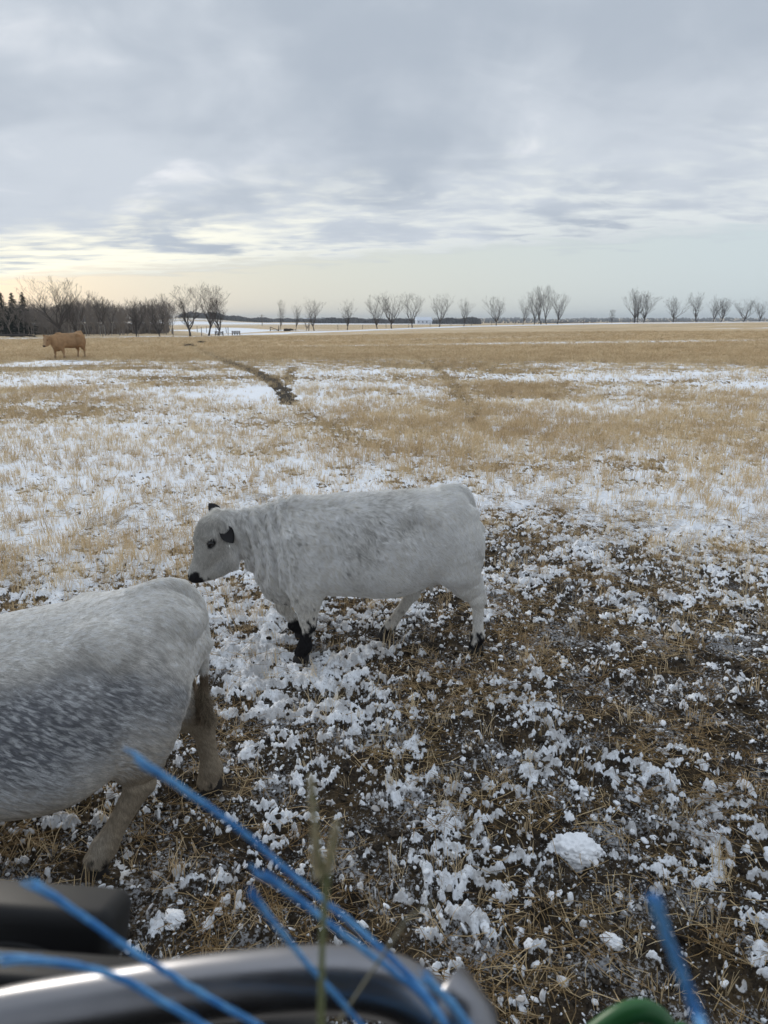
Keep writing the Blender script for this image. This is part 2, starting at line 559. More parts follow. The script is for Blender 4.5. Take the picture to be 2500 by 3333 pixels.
def scatter(name, sources, P, rot, scl, vid, mat, smooth=False, **props):
    """one object whose geometry nodes repeat small source pieces at points"""
    V = []; F = []; gid = []; n = 0
    for g, (v, f) in enumerate(sources):
        V.append(v); F.append(f + n); gid.append(np.full(len(v), g)); n += len(v)
    nsrc = n
    V = np.concatenate(V + [P]); F = np.concatenate(F)
    me = mesh_from_arrays(name, V, F, smooth)
    N = len(P)
    attr(me, 'src', 'BOOLEAN', np.concatenate([np.ones(nsrc), np.zeros(N)]))
    attr(me, 'gid', 'INT', np.concatenate(gid + [vid]))
    attr(me, 'rot', 'FLOAT_VECTOR', np.concatenate([np.zeros((nsrc, 3)), rot]))
    attr(me, 'scl', 'FLOAT_VECTOR', np.concatenate([np.ones((nsrc, 3)), scl]))
    o = link(name, me, mat, kind='stuff', **props)
    ng = bpy.data.node_groups.get('scatter_pieces')
    if ng is None:
        ng = bpy.data.node_groups.new('scatter_pieces', 'GeometryNodeTree')
        ng.interface.new_socket('Geometry', in_out='INPUT', socket_type='NodeSocketGeometry')
        ng.interface.new_socket('Geometry', in_out='OUTPUT', socket_type='NodeSocketGeometry')
        N_ = ng.nodes; L = ng.links
        gi = N_.new('NodeGroupInput'); go = N_.new('NodeGroupOutput')

        def na(nm, dt):
            q = N_.new('GeometryNodeInputNamedAttribute'); q.data_type = dt
            q.inputs[0].default_value = nm
            return q.outputs[0]
        sp = N_.new('GeometryNodeSeparateGeometry'); sp.domain = 'POINT'
        L.new(gi.outputs[0], sp.inputs[0]); L.new(na('src', 'BOOLEAN'), sp.inputs['Selection'])
        si = N_.new('GeometryNodeSplitToInstances'); si.domain = 'POINT'
        L.new(sp.outputs[0], si.inputs[0]); L.new(na('gid', 'INT'), si.inputs['Group ID'])
        ip = N_.new('GeometryNodeInstanceOnPoints')
        L.new(sp.outputs[1], ip.inputs['Points']); L.new(si.outputs[0], ip.inputs['Instance'])
        ip.inputs['Pick Instance'].default_value = True
        L.new(na('gid', 'INT'), ip.inputs['Instance Index'])
        L.new(na('rot', 'FLOAT_VECTOR'), ip.inputs['Rotation'])
        L.new(na('scl', 'FLOAT_VECTOR'), ip.inputs['Scale'])
        L.new(ip.outputs[0], go.inputs[0])
    md = o.modifiers.new('scatter', 'NODES'); md.node_group = ng
    return o


def blade(h, w, lean, az, x=0, y=0, z0=-0.02, kink=False):
    pts = [(x, y, z0), (x + math.cos(az) * lean * h * .5, y + math.sin(az) * lean * h * .5, h * .55)]
    if kink:
        pts.append((x + math.cos(az) * (lean * h + h * .5), y + math.sin(az) * (lean * h + h * .5), h * .62))
    else:
        pts.append((x + math.cos(az) * lean * h, y + math.sin(az) * lean * h, h))
    return tube(pts, [w, w * .9, w * .6], 3, cap=False)


def tuft(n, h, spread, w, lean):
    s = Soup()
    for _ in range(n):
        a = random.uniform(0, 6.28)
        v, f = blade(h * random.uniform(.5, 1.15), w * random.uniform(.7, 1.3), random.uniform(0, lean), random.uniform(0, 6.28),
                     random.gauss(0, spread), random.gauss(0, spread * .6), kink=random.random() < .18)
        s.add(v, f)
    return s.arrays()


def straw_material(name, cols):
    m, w, b = material(name, rough=0.7, spec=0.25)
    info = w.new('ShaderNodeObjectInfo')
    rmp = w.new('ShaderNodeValToRGB')
    e = rmp.color_ramp.elements
    e[0].position = 0; e[0].color = (*cols[0], 1)
    e[1].position = 1; e[1].color = (*cols[-1], 1)
    for i, c in enumerate(cols[1:-1]):
        q = e.new((i + 1) / (len(cols) - 1)); q.color = (*c, 1)
    w.l.new(info.outputs['Random'], rmp.inputs[0])
    geo = w.new('ShaderNodeNewGeometry').outputs['Position']
    pn = w.noise(geo, 0.45, 3, 0.6)
    c = w.mix(w.step(pn, 0.35, 0.65), w.mix(1.0, rmp.outputs[0], (0.84, 0.80, 0.76), 'MULTIPLY'), rmp.outputs[0])
    w.l.new(c, b.inputs['Base Color'])
    return m


def polar_pts(n, r0, r1, half=40):
    a = np.radians(rng.uniform(-half, half, n))
    r = np.sqrt(rng.uniform(r0 * r0, r1 * r1, n))
    return r * np.sin(a), r * np.cos(a)


def build_scatter():
    gold = straw_material('stubble_straw', [(0.46, 0.34, 0.19), (0.72, 0.57, 0.35), (0.84, 0.70, 0.47), (0.62, 0.47, 0.28)])
    pale = straw_material('loose_straw', [(0.13, 0.085, 0.04), (0.32, 0.22, 0.10), (0.66, 0.52, 0.31), (0.18, 0.11, 0.045), (0.38, 0.26, 0.12)])
    # standing stubble
    srcs = [tuft(7, .13, .030, .0022, .5) for _ in range(5)] + [tuft(12, .17, .05, .0022, .8) for _ in range(3)]
    X = []; Y = []
    for n, r0, r1 in ((14000, 1.7, 8), (78000, 6.5, 26), (120000, 22, 62), (70000, 58, 112)):
        x, y = polar_pts(n, r0, r1); X.append(x); Y.append(y)
    x = np.concatenate(X); y = np.concatenate(Y)
    sn, st, tram, tr = fields(x, y)
    h, mask = relief(x, y, sn, st, tram, tr)
    D = np.hypot(x, y)
    rows = 0.5 + 0.5 * np.sin((y * 0.97 + x * 0.25) * 2 * np.pi / 0.30 + 2.5 * fbm2(x, y, .8, 2, .5, 7))
    p = np.clip(st - 0.08, 0, 1.2) * (0.5 + 0.5 * rows) * (1 - 0.80 * tram) * (1 - tr) * (1.0 - 0.35 * mask)
    p = p * np.where(D < 8, 0.9, 1.0)
    keep = rng.uniform(0, 1, len(x)) < p
    x, y, D, st, tram, h = x[keep], y[keep], D[keep], st[keep], tram[keep], h[keep]
    z = terrain(x, y) + h
    n = len(x)
    rot = np.stack([rng.normal(0, .12, n), rng.normal(0, .12, n), rng.uniform(0, 6.28, n)], 1)
    s = rng.uniform(.65, 1.2, n) * (0.60 + 0.42 * np.clip(st, 0, 1.3)) * (1 - .25 * tram)
    wdt = s * (1 + np.clip(D - 8, 0, 90) * 0.045)
    scatter('stubble', srcs, np.stack([x, y, z], 1), rot, np.stack([wdt, wdt, s], 1), rng.integers(0, 8, n), gold,
            label='pale golden cut stubble standing in rows through the snow', category='stubble')
    # loose straw lying about
    srcs = []
    for k in range(8):
        s_ = Soup()
        for q in range(1 if k < 3 else 5):
            L = random.uniform(.04, .13); a = random.uniform(0, 6.28); cx, cy = random.gauss(0, .035), random.gauss(0, .035)
            b_ = random.uniform(-.25, .25); zz = random.uniform(0, .012)
            v, f = tube([(cx - math.cos(a) * L / 2, cy - math.sin(a) * L / 2, zz), (cx + math.sin(a) * b_ * L * .5, cy, zz + .005),
                         (cx + math.cos(a + b_) * L / 2, cy + math.sin(a + b_) * L / 2, zz + random.uniform(0, .02))], [.0011, .0013, .0009], 3, False)
            s_.add(v, f)
        srcs.append(s_.arrays())
    x1, y1 = polar_pts(52000, 1.6, 9.5)
    x2, y2 = polar_pts(16000, 9, 18)
    x = np.r_[x1, x2]; y = np.r_[y1, y2]
    sn, st, tram, tr = fields(x, y)
    h, mask = relief(x, y, sn, st, tram, tr)
    cl = fbm2(x, y, 1.5, 4, .6, 131)
    p = np.clip(0.22 + 1.8 * cl + .12 * ss(x, .2, 2.0) + 0.15 * fbm2(x, y, 7, 2, .5, 5) + .15 * (1 - tram), 0.02, 1) * (1 - 0.72 * mask)
    keep = rng.uniform(0, 1, len(x)) < p
    x, y, h = x[keep], y[keep], h[keep]; n = len(x)
    rot = np.stack([rng.normal(0, .22, n), rng.normal(0, .22, n), rng.uniform(0, 6.28, n)], 1)
    s = rng.uniform(.6, 1.5, n)
    scatter('loose_straw', srcs, np.stack([x, y, terrain(x, y) + h + .006], 1), rot, np.stack([s, s, s], 1), rng.integers(0, 8, n), pale,
            label='broken brown straw lying loose on the trampled mud', category='straw')

    # crumbs: lumpy pieces
    def lump(seed, rough=.35, flat=.7):
        import bmesh
        bm = bmesh.new(); bmesh.ops.create_icosphere(bm, subdivisions=2, radius=1.0)
        v = np.array([q.co[:] for q in bm.verts]); f = np.array([[q.index for q in t.verts] for t in bm.faces])
        bm.free()
        nn = fbm3(v, 1.1, 3, .6, seed)
        v = v * (1 + nn[:, None] * rough * 2.2)
        v[:, 2] *= flat
        return v, f

    def crumbs(name, n0, sizes, favour, mat, label, cat, r1=9.5, smooth=True, far=None):
        x, y = polar_pts(n0, 1.6, r1)
        sn, st, tram, tr = fields(x, y)
        h, mask = relief(x, y, sn, st, tram, tr)
        p = favour(x, y, mask, tram)
        keep = rng.uniform(0, 1, len(x)) < p
        x, y, h = x[keep], y[keep], h[keep]; n = len(x)
        s = sizes[0] * (rng.uniform(0.02, 1, n) ** (-sizes[1]))
        s = np.minimum(s, sizes[2])
        for hx, hy in HOOVES:
            s = np.where(np.hypot(x - hx, y - hy) < .09, s * .3, s)
        rot = np.stack([rng.normal(0, .5, n), rng.normal(0, .5, n), rng.uniform(0, 6.28, n)], 1)
        sc = np.stack([s * rng.uniform(.7, 1.4, n), s * rng.uniform(.7, 1.2, n), s * rng.uniform(.35, .8, n)], 1)
        scatter(name, [lump(k * 3.7 + len(name)) for k in range(7)], np.stack([x, y, terrain(x, y) + h + s * .25], 1), rot, sc,
                rng.integers(0, 7, n), mat, smooth=smooth, label=label, category=cat)
    m, w, b = material('snow_crumb', (0.84, 0.87, 0.91), 0.9, spec=.1)
    geo = w.new('ShaderNodeNewGeometry').outputs['Position']
    oi = w.new('ShaderNodeObjectInfo').outputs['Random']
    cc = w.mix(w.step(w.noise(geo, 60, 4, .7), .50, .72), (0.84, 0.87, 0.91), (0.36, 0.33, 0.30))
    cc = w.mix(w.step(oi, .62, 1.0), cc, (0.42, .40, .38))
    w.l.new(cc, b.inputs['Base Color'])
    crumbs('snow_crumbs', 110000, (.0033, .55, .019), lambda x, y, mk, t: np.clip((.30 + .7 * np.exp(-((mk - .4) / .35) ** 2)) * (.25 + .75 * t) * (.65 + 1.3 * fbm2(x, y, 2.1, 3, .6, 141)), 0, 1),
           m, 'crumbled white snow clods scattered over the trampled ground', 'snow', 10.5)
    m, w, b = material('soil_crumb', (0.03, 0.025, 0.02), 0.95, spec=.15)
    geo = w.new('ShaderNodeNewGeometry').outputs['Position']
    cc = w.mix(w.step(w.noise(geo, 70, 4, .7), .35, .7), (0.014, 0.012, 0.010), (0.075, 0.058, 0.042))
    w.l.new(cc, b.inputs['Base Color'])
    crumbs('soil_crumbs', 60000, (.0046, .45, .030), lambda x, y, mk, t: np.clip((1 - mk * .85) * (.12 + .88 * t) * (.6 + 1.2 * fbm2(x, y, 1.6, 3, .6, 151)), 0, 1),
           m, 'dark crumbs of churned black soil between the snow', 'soil', 9.5, smooth=False)


def build_snow_lumps():
    """the few frozen lumps of snow large enough to stand out"""
    import bmesh
    m, w, b = material('frozen_snow', (0.88, 0.90, 0.93), 0.9, spec=.1)
    geo = w.new('ShaderNodeNewGeometry').outputs['Position']
    w.l.new(w.mix(w.step(w.noise(geo, 120, 4, .8), .60, .70), (0.88, 0.90, 0.93), (0.35, 0.32, 0.28)), b.inputs['Base Color'])
    for px, py, w_, lab, sd_ in ((1870, 2780, .20, 'largest frozen snow lump, on the dark mud right of the grass stalk', 3.0),
                                 (570, 3010, .085, 'flat pale snow lump just above the black work light and rail', 9.0),
                                 (1990, 3080, .07, 'small round snow lump above the green tube', 15.0)):
        x, y = ground_at(px, py)
        bm = bmesh.new(); bmesh.ops.create_icosphere(bm, subdivisions=5, radius=1.0)
        v = np.array([q.co[:] for q in bm.verts]); f = np.array([[q.index for q in t.verts] for t in bm.faces]); bm.free()
        v = v * (1 + .8 * fbm3(v, 1.7, 5, .72, sd_) + .22 * np.abs(fbm3(v, 4.5, 3, .6, sd_)))[:, None]
        
        v = v * np.array([.55, .38, .30]) * w_
        o = link('snow_lump', mesh_from_arrays('snow_lump', v, f), m, None, label=lab, category='snow lump', group='frozen snow lumps on the mud')
        o.location = (x, y, float(ground_z(x, y)[0][0]) + w_ * .10); o.rotation_euler = (0, 0, sd_)


build_scatter()
build_snow_lumps()


def build_haze():
    V, F = box_arrays(8700, 8700, 36.5, -6.0)
    m = bpy.data.materials.new('air')
    m.use_nodes = True
    w = NT(m.node_tree); w.n.clear()
    out = w.new('ShaderNodeOutputMaterial')
    pv = w.new('ShaderNodeVolumePrincipled')
    pv.inputs['Color'].default_value = (0.80, 0.88, 0.96, 1)
    pv.inputs['Density'].default_value = 0.00030
    w.l.new(pv.outputs[0], out.inputs['Volume'])
    link('haze', mesh_from_arrays('haze', V, F, False), m, kind='stuff')


def box_arrays(sx, sy, sz, z0=0.0):
    V = np.array([(a * sx / 2, b * sy / 2, z0 + c * sz) for c in (0, 1) for a, b in ((-1, -1), (1, -1), (1, 1), (-1, 1))])
    F = np.array([[3, 2, 1, 0], [4, 5, 6, 7], [0, 1, 5, 4], [1, 2, 6, 5], [2, 3, 7, 6], [3, 0, 4, 7]])
    return V, F


build_haze()

# ------------------------------------------------------------------ trees and fences
def branch_tree(seed, H=9.0, fork=.28, limbs=4, spread=.9, r0=.22, levels=5, lean=0.0, up=.35, twig=.016, split=(2, 3)):
    """bare tree: returns trunk arrays and crown arrays"""
    rd = random.Random(seed)
    trunk = Soup(); crown = Soup()

    def grow(p, d, L, r, lev, soup):
        n = 4 if lev < 3 else 3
        pts = [p]; rad = [r]
        q = p.copy(); dd = d.copy()
        for i in range(n):
            dd = dd + Vector((rd.gauss(0, .13), rd.gauss(0, .13), rd.gauss(0, .05) + up * .16 * (lev > 0)))
            dd.normalize()
            q = q + dd * (L / n)
            pts.append(q.copy()); rad.append(max(twig * .8, r * (1 - .42 * (i + 1) / n)))
        v, f = tube([tuple(a) for a in pts], rad, 6 if lev == 0 else (4 if lev < 3 else 3), cap=False)
        soup.add(v, f)
        return pts, dd, rad

    def rec(p, d, L, r, lev):
        if lev > levels:
            return
        pts, dd, rad = grow(p, d, L, r, lev, crown)
        k = rd.randint(*split)
        for i in range(k):
            a = rd.uniform(0, 6.28)
            s = Vector((math.cos(a), math.sin(a), rd.uniform(-.05, .35)))
            nd = (dd * 1.0 + s * rd.uniform(.35, .75)).normalized()
            rec(pts[-1], nd, L * rd.uniform(.62, .86), rad[-1] * .78, lev + 1)
        # side twigs along the way
        for i in range(1, len(pts) - 1):
            if rd.random() < (.75 if lev > 1 else .5):
                a = rd.uniform(0, 6.28)
                s = Vector((math.cos(a), math.sin(a), .3))
                nd = (dd * .6 + s * .9).normalized()
                rec(pts[i], nd, L * rd.uniform(.40, .6), rad[i] * .5, max(lev + 2, 3))
    d0 = Vector((lean, 0, 1)).normalized()
    pts, dd, rad = grow(Vector((0, 0, -.3)), d0, H * fork + .3, r0, 0, trunk)
    for i in range(limbs):
        a = 6.28 * i / limbs + rd.uniform(-.5, .5)
        s = Vector((math.cos(a), math.sin(a), 0))
        nd = (Vector((lean * .6, 0, 1)) + s * spread * rd.uniform(.35, .9)).normalized()
        start = pts[-1] if i < 2 else pts[-2]
        rec(start, nd, H * (1 - fork) * rd.uniform(.36, .46), r0 * .62, 1)
    return trunk, crown


def scale_soup(s, H, V0max):
    k = H / V0max
    V, F = s.arrays()
    return V * k, F


def conifer(seed, H=8.0, R0=1.7):
    rd = random.Random(seed)
    tr = Soup(); cr = Soup()
    v, f = tube([(0, 0, -.3), (0, 0, H * .5), (0, 0, H)], [.14, .09, .02], 6, False); tr.add(v, f)
    z = .5
    while z < H:
        t = 1 - z / H
        n = 7 if t > .3 else 5
        for i in range(n):
            a = rd.uniform(0, 6.28); L = R0 * (t ** .8) * rd.uniform(.65, 1.12) + .12
            droop = rd.uniform(.15, .45)
            e = (math.cos(a) * L, math.sin(a) * L, z - L * droop + .1)
            v, f = tube([(0, 0, z), (e[0] * .5, e[1] * .5, z - L * droop * .3), e], [.05, .04, .015], 3, False); cr.add(v, f)
            m = int(5 + L * 9)
            for q in range(m):
                s = (q + .6) / m; w = .32 * (1 - s * .6) * min(1, L)
                c = np.array([e[0] * s, e[1] * s, z + (e[2] - z) * s])
                b = a + rd.choice((-1, 1)) * rd.uniform(.6, 1.4)
                tip = c + np.array([math.cos(b) * w, math.sin(b) * w, -rd.uniform(.02, .25)])
                mid = (c + tip) / 2 + np.array([0, 0, .03])
                sd = np.array([-math.sin(b), math.cos(b), 0]) * w * .22
                V = np.array([c, mid + sd, tip, mid - sd, mid + np.array([0, 0, -.10]), mid + np.array([0, 0, .05])])
                cr.add(V, np.array([[0, 1, 2, 3], [0, 4, 2, 5]]))
        z += .26 * (0.5 + t)
    return tr, cr


def bark(name, c1, c2, sc=6):
    m, w, b = material(name, rough=.95, spec=.1)
    geo = w.new('ShaderNodeNewGeometry').outputs['Position']
    w.l.new(w.mix(w.noise(w.mapping(geo, (1, 1, .3)), sc, 4, .6), c1, c2), b.inputs['Base Color'])
    return m


BARK = bark('grey_bark', (.035, .030, .027), (.115, .098, .085))
TWIG = bark('grey_twigs', (.050, .042, .038), (.115, .095, .082), 2)
PALEBARK = bark('pale_bark', (.18, .165, .15), (.42, .40, .37))
NEEDLE = bark('dark_needles', (.010, .016, .011), (.035, .045, .028), 3)
_protos = {}


def proto(kind, seed):
    """shared trunk and crown meshes of one tree form, scaled to unit height"""
    key = (kind, seed)
    if key in _protos:
        return _protos[key]
    if kind == 'spruce':
        t, c = conifer(seed)
    elif kind == 'vase':
        t, c = branch_tree(seed, 9, .22, 6, .80, .23, 6, .03, .50, .015, (2, 2))
    elif kind == 'narrow':
        t, c = branch_tree(seed, 9, .22, 5, .50, .20, 6, .04, .55, .015, (2, 2))
    elif kind == 'round':
        t, c = branch_tree(seed, 8, .20, 7, 1.05, .21, 6, .02, .38, .015, (2, 2))
    elif kind == 'big':
        t, c = branch_tree(seed, 9.5, .24, 8, 1.0, .27, 6, -.22, .42, .015, (2, 2))
    elif kind == 'bush':
        t, c = branch_tree(seed, 7, .12, 11, .75, .20, 6, 0, .55, .012, (2, 2))
    elif kind == 'pole':
        t, c = branch_tree(seed, 7, .42, 4, .45, .09, 4, 0, .6, .013, (2, 3))
    else:
        t, c = branch_tree(seed, 4, .2, 4, 1.0, .10, 4, .1, .5, .014)
    Vt, Ft = t.arrays(); Vc, Fc = c.arrays()
    h = Vc[:, 2].max()
    mt = mesh_from_arrays('trunk', Vt / h, Ft); mc = mesh_from_arrays('crown', Vc / h, Fc)
    mt.materials.append(PALEBARK if kind == 'pole' else BARK)
    mc.materials.append(NEEDLE if kind == 'spruce' else TWIG)
    _protos[key] = (mt, mc)
    return mt, mc


def plant_tree(name, kind, seed, px, D, hpx, rot, label, group=None, wide=1.0, cat='tree', lean=0.0):
    x, y, z = at_dist(px, D)
    H = hpx * D / 2430.0 * (1.0 if kind in ('spruce', 'big') else 1.12)
    props = dict(label=label, category=cat)
    if group:
        props['group'] = group
    root = empty(name, (x, y, z), rot, **props)
    root.scale = (H * wide, H * wide, H)
    root.rotation_euler = (0, lean, rot)
    mt, mc = proto(kind, seed)
    for nm, me in (('trunk', mt), ('crown', mc)):
        o = bpy.data.objects.new(nm, me); col.objects.link(o); o.parent = root
    return root


def build_trees():
    row = 'bare trees along the far fence line'
    T = plant_tree
    # by the wood, left
    T('bare_tree', 'big', 3, 190, 114, 182, 0.2, 'broad bare tree leaning left, tallest tree above the left wood', None, 1.15)
    T('bare_tree', 'narrow', 5, 252, 116, 110, 1.0, 'slim leaning bare tree beside the tall leaning tree, behind the tan cow', None, 1.1, lean=-.25)
    T('bare_tree', 'bush', 7, 440, 113, 112, 0.4, 'dense bushy bare tree with thick short trunk, first of two before the wood', None, 1.0)
    T('bare_tree', 'bush', 8, 518, 113, 106, 2.1, 'dense bushy bare tree at the right-hand end of the wood', None, .85)
    T('bare_tree', 'vase', 11, 617, 114, 144, 1.2, 'wide vase-shaped bare tree, first of three right of the wood', None, 1.35, lean=-.04)
    T('bare_tree', 'vase', 12, 676, 117, 150, 3.0, 'tall leaning bare tree, middle of three right of the wood', None, .95, lean=-.12)
    T('bare_tree', 'round', 13, 707, 119, 130, 4.1, 'bare tree with open round crown, nearest the wooden gate', None, 1.05, lean=-.05)
    for px, h, s in ((12, 125, 1), (48, 122, 2), (82, 124, 4)):
        T('spruce_tree', 'spruce', s, px, 124 + s * 2, h, px * .3, {12: 'dark spruce cut by the left edge of the picture', 48: 'pointed dark spruce with the taller tip left of the leaning tree', 82: 'dark spruce closest to the tall leaning tree'}[px], 'spruces at the wood edge', 1.35)
    for i, (px, h) in enumerate(((222, 100), (237, 104), (252, 96), (278, 108), (322, 102), (330, 98), (340, 104), (358, 96))):
        T('pale_birch', 'pole', 20 + i % 3, px, 119 + i * .7, h, i * 1.7,
          ['slender pale-barked tree at the wood edge, first one right of the leaning trees', 'slender pale tree close beside the first pale one', 'slender pale tree third along the wood edge', 'slender pale tree standing alone above the tan cow rump',
           'slender pale tree, left one of three close together', 'slender pale tree, middle one of three close together', 'slender pale tree, right one of three close together', 'slender pale tree just left of the dense bushy tree'][i], 'pale slender trees at the wood edge', 1.0)
    # the row along the fence, middle to right
    data = [
        (913, 165, 92, 'narrow', 31, .55, 'thin narrow bare tree beside the broken gate, first of the row', -.10),
        (962, 166, 84, 'narrow', 32, .85, 'small bare tree behind the pile of branches', -.08),
        (1022, 168, 98, 'vase', 33, 1.0, 'bare tree with a broken stub on its trunk beside a small twiggy sapling', .0),
        (1130, 172, 92, 'vase', 34, 1.0, 'bare fan-shaped tree standing alone between the twiggy sapling and the close pair', 0),
        (1228, 178, 98, 'round', 35, .85, 'left tree of the close pair with low drooping branches', 0),
        (1274, 180, 108, 'round', 36, 1.0, 'right tree of the close pair, darker and fuller with low side limbs', 0),
        (1342, 184, 102, 'vase', 37, 1.0, 'bare upright tree with a dense brushy top, right after the close pair', 0),
        (1430, 190, 96, 'vase', 38, 1.1, 'bare round-topped tree with one long limb to the right, left of the farmstead hill', 0),
        (1510, 193, 84, 'narrow', 39, 1.1, 'small bare tree with crossed leaning limbs in front of the dark wood end', .05),
        (1616, 198, 86, 'round', 40, .95, 'bare tree standing apart before the crowded clump', .03),
        (1702, 202, 84, 'vase', 41, .85, 'leftmost tree of the crowded clump, leaning outward', -.12),
        (1740, 203, 98, 'narrow', 42, .95, 'second tree of the crowded clump with a sideways limb', -.06),
        (1762, 203, 110, 'narrow', 43, .9, 'third tree of the crowded clump with straight trunk', 0),
        (1780, 204, 112, 'narrow', 44, .85, 'fourth and tallest tree of the crowded clump, two thin tops', .05),
        (1815, 204, 98, 'vase', 45, 1.0, 'rightmost tree of the crowded clump with wide dark crown', .0),
        (1992, 214, 38, 'small', 46, 1.0, 'tiny bare shrub-like tree alone between the two clumps', 0),
        (2065, 216, 98, 'vase', 47, 1.05, 'left tree of the three-stem clump, widest crown', -.03),
        (2077, 216, 94, 'narrow', 48, .8, 'middle tree of the three-stem clump', 0),
        (2096, 216, 88, 'round', 49, .9, 'right tree of the three-stem clump', .05),
        (2192, 220, 72, 'round', 50, 1.1, 'bare spreading tree alone right of the three-stem clump', 0),
        (2267, 223, 80, 'vase', 51, 1.0, 'bare tree with tall leader, right of the spreading one', 0),
        (2322, 225, 72, 'round', 52, .9, 'bare tree merging crowns with its neighbour, left of that pair', 0),
        (2347, 225, 66, 'round', 53, 1.0, 'bare tree merging crowns with its neighbour, right of that pair', .03),
        (2421, 228, 66, 'round', 54, 1.15, 'wide low bare tree last but one before the right edge', 0),
        (2471, 230, 56, 'vase', 55, 1.1, 'small bare tree nearest the right edge', 0),
    ]
    for px, D, h, kind, sd_, wd, lab, ln in data:
        T('bare_tree', kind, 31 + (sd_ % 13), px, D, h, sd_ * 1.3, lab, row, wd * 1.0, lean=ln)
    T('sapling', 'small', 60, 996, 167, 40, .4, 'small twiggy sapling between the second tree and the tree with the stub', None, .8)
    T('sapling', 'small', 61, 1003, 167, 36, 2.4, 'short forked sapling leaning away from its twin', None, .8, lean=.2)

    # the wood itself: masses of thin grey trees behind the front row
    n = 330
    rd = np.random.default_rng(11)
    px = rd.uniform(-260, 560, n); D = rd.uniform(124, 168, n)
    D = D - 0 * px
    pts = np.array([at_dist(a, b) for a, b in zip(px, D)])
    srcs = []
    for k in range(6):
        t, c = branch_tree(200 + k, 7, .3, 4, .55, .10, 4, 0, .6, .02, (2, 3))
        v1, f1 = t.arrays(); v2, f2 = c.arrays()
        h = v2[:, 2].max()
        srcs.append((np.concatenate([v1, v2]) / h, np.concatenate([f1, f2 + len(v1)])))
    tall = (102 + 12 * np.sin(px / 37.0) + rd.normal(0, 9, n)) * 125 / 2430
    tall = np.where((px < 110) & (px > -30), tall * .8, tall)
    s = tall
    wdt = s * rd.uniform(.9, 1.35, n)
    scatter('woodland', srcs, pts, np.stack([rd.normal(0, .03, n), rd.normal(0, .03, n), rd.uniform(0, 6.28, n)], 1), np.stack([wdt, wdt, s], 1),
            rd.integers(0, 6, n), bark('hazy_wood_bark', (.15, .132, .118), (.30, .265, .235), 1.5), label='dense grey leafless wood along the field edge', category='wood')  # bark colour lifted to put haze over the wood
    # undergrowth below the wood
    def blob(seed):
        import bmesh
        bm = bmesh.new(); bmesh.ops.create_icosphere(bm, subdivisions=2, radius=1.0)
        v = np.array([q.co[:] for q in bm.verts]); f = np.array([[q.index for q in t.verts] for t in bm.faces]); bm.free()
        return v * (1 + fbm3(v, 1.6, 3, .7, seed)[:, None] * 1.0), f
    n = 420
    px = rd.uniform(-260, 540, n); D = rd.uniform(136, 170, n)
    pts = np.array([at_dist(a, b) for a, b in zip(px, D)]); pts[:, 2] += .5
    s = rd.uniform(.4, 1.0, n)
    scatter('brushwood', [blob(k) for k in range(5)], pts, np.stack([rd.normal(0, .4, n)] * 2 + [rd.uniform(0, 6, n)], 1), np.stack([s, s, s * 1.5], 1),
            rd.integers(0, 5, n), bark('brush', (.10, .086, .074), (.20, .17, .145), 3), label='tangled dark brush under the leafless wood', category='brush')
    # distant woods on the plain and the hills
    P = []; S = []

    def strip(px0, px1, D0, D1, h, n, jit=.35):
        for _ in range(int(n * 1.7)):
            p_ = random.uniform(px0, px1); d_ = random.uniform(D0, D1)
            a = at_dist(p_, d_)
            hh = h * .5 * random.uniform(.45, 1.2) * (.9 + .14 * math.sin(p_ * .021 + D0) + .12 * math.sin(p_ * .083))
            P.append((a[0], a[1], a[2] + hh * .35)); S.append((hh * random.uniform(.35, .8), hh * .6, hh * .75))
    strip(590, 880, 760, 900, 9, 420)
    strip(860, 1160, 900, 1050, 7, 420)
    strip(1020, 1270, 600, 680, 6.5, 420)
    strip(1240, 1400, 620, 700, 6.5, 200)
    strip(1390, 1560, 560, 640, 7, 260)
    strip(-400, 700, 1000, 1300, 9, 500)
    strip(1820, 1980, 640, 760, 3.6, 160)
    strip(1380, 2600, 1500, 2600, 8, 900)
    strip(500, 1400, 1600, 2400, 9, 600)
    strip(1560, 2560, 1000, 1300, 4, 260)
    n = len(P)
    scatter('far_woodland', [blob(k + 20) for k in range(6)], np.array(P), np.stack([rd.normal(0, .15, n)] * 2 + [rd.uniform(0, 6, n)], 1), np.array(S),
            rd.integers(0, 6, n), bark('far_wood', (.038, .036, .036), (.085, .078, .074), .3), label='dark leafless woods along the distant plain and hills', category='wood')


WOOD = bark('weathered_wood', (.10, .088, .075), (.24, .21, .18), 5)
WIRE, _, _ = material('fence_wire', (.12, .12, .12), .6, .6)


def bar(p, q, r, sides=4):
    return tube([p, q], [r, r], sides)


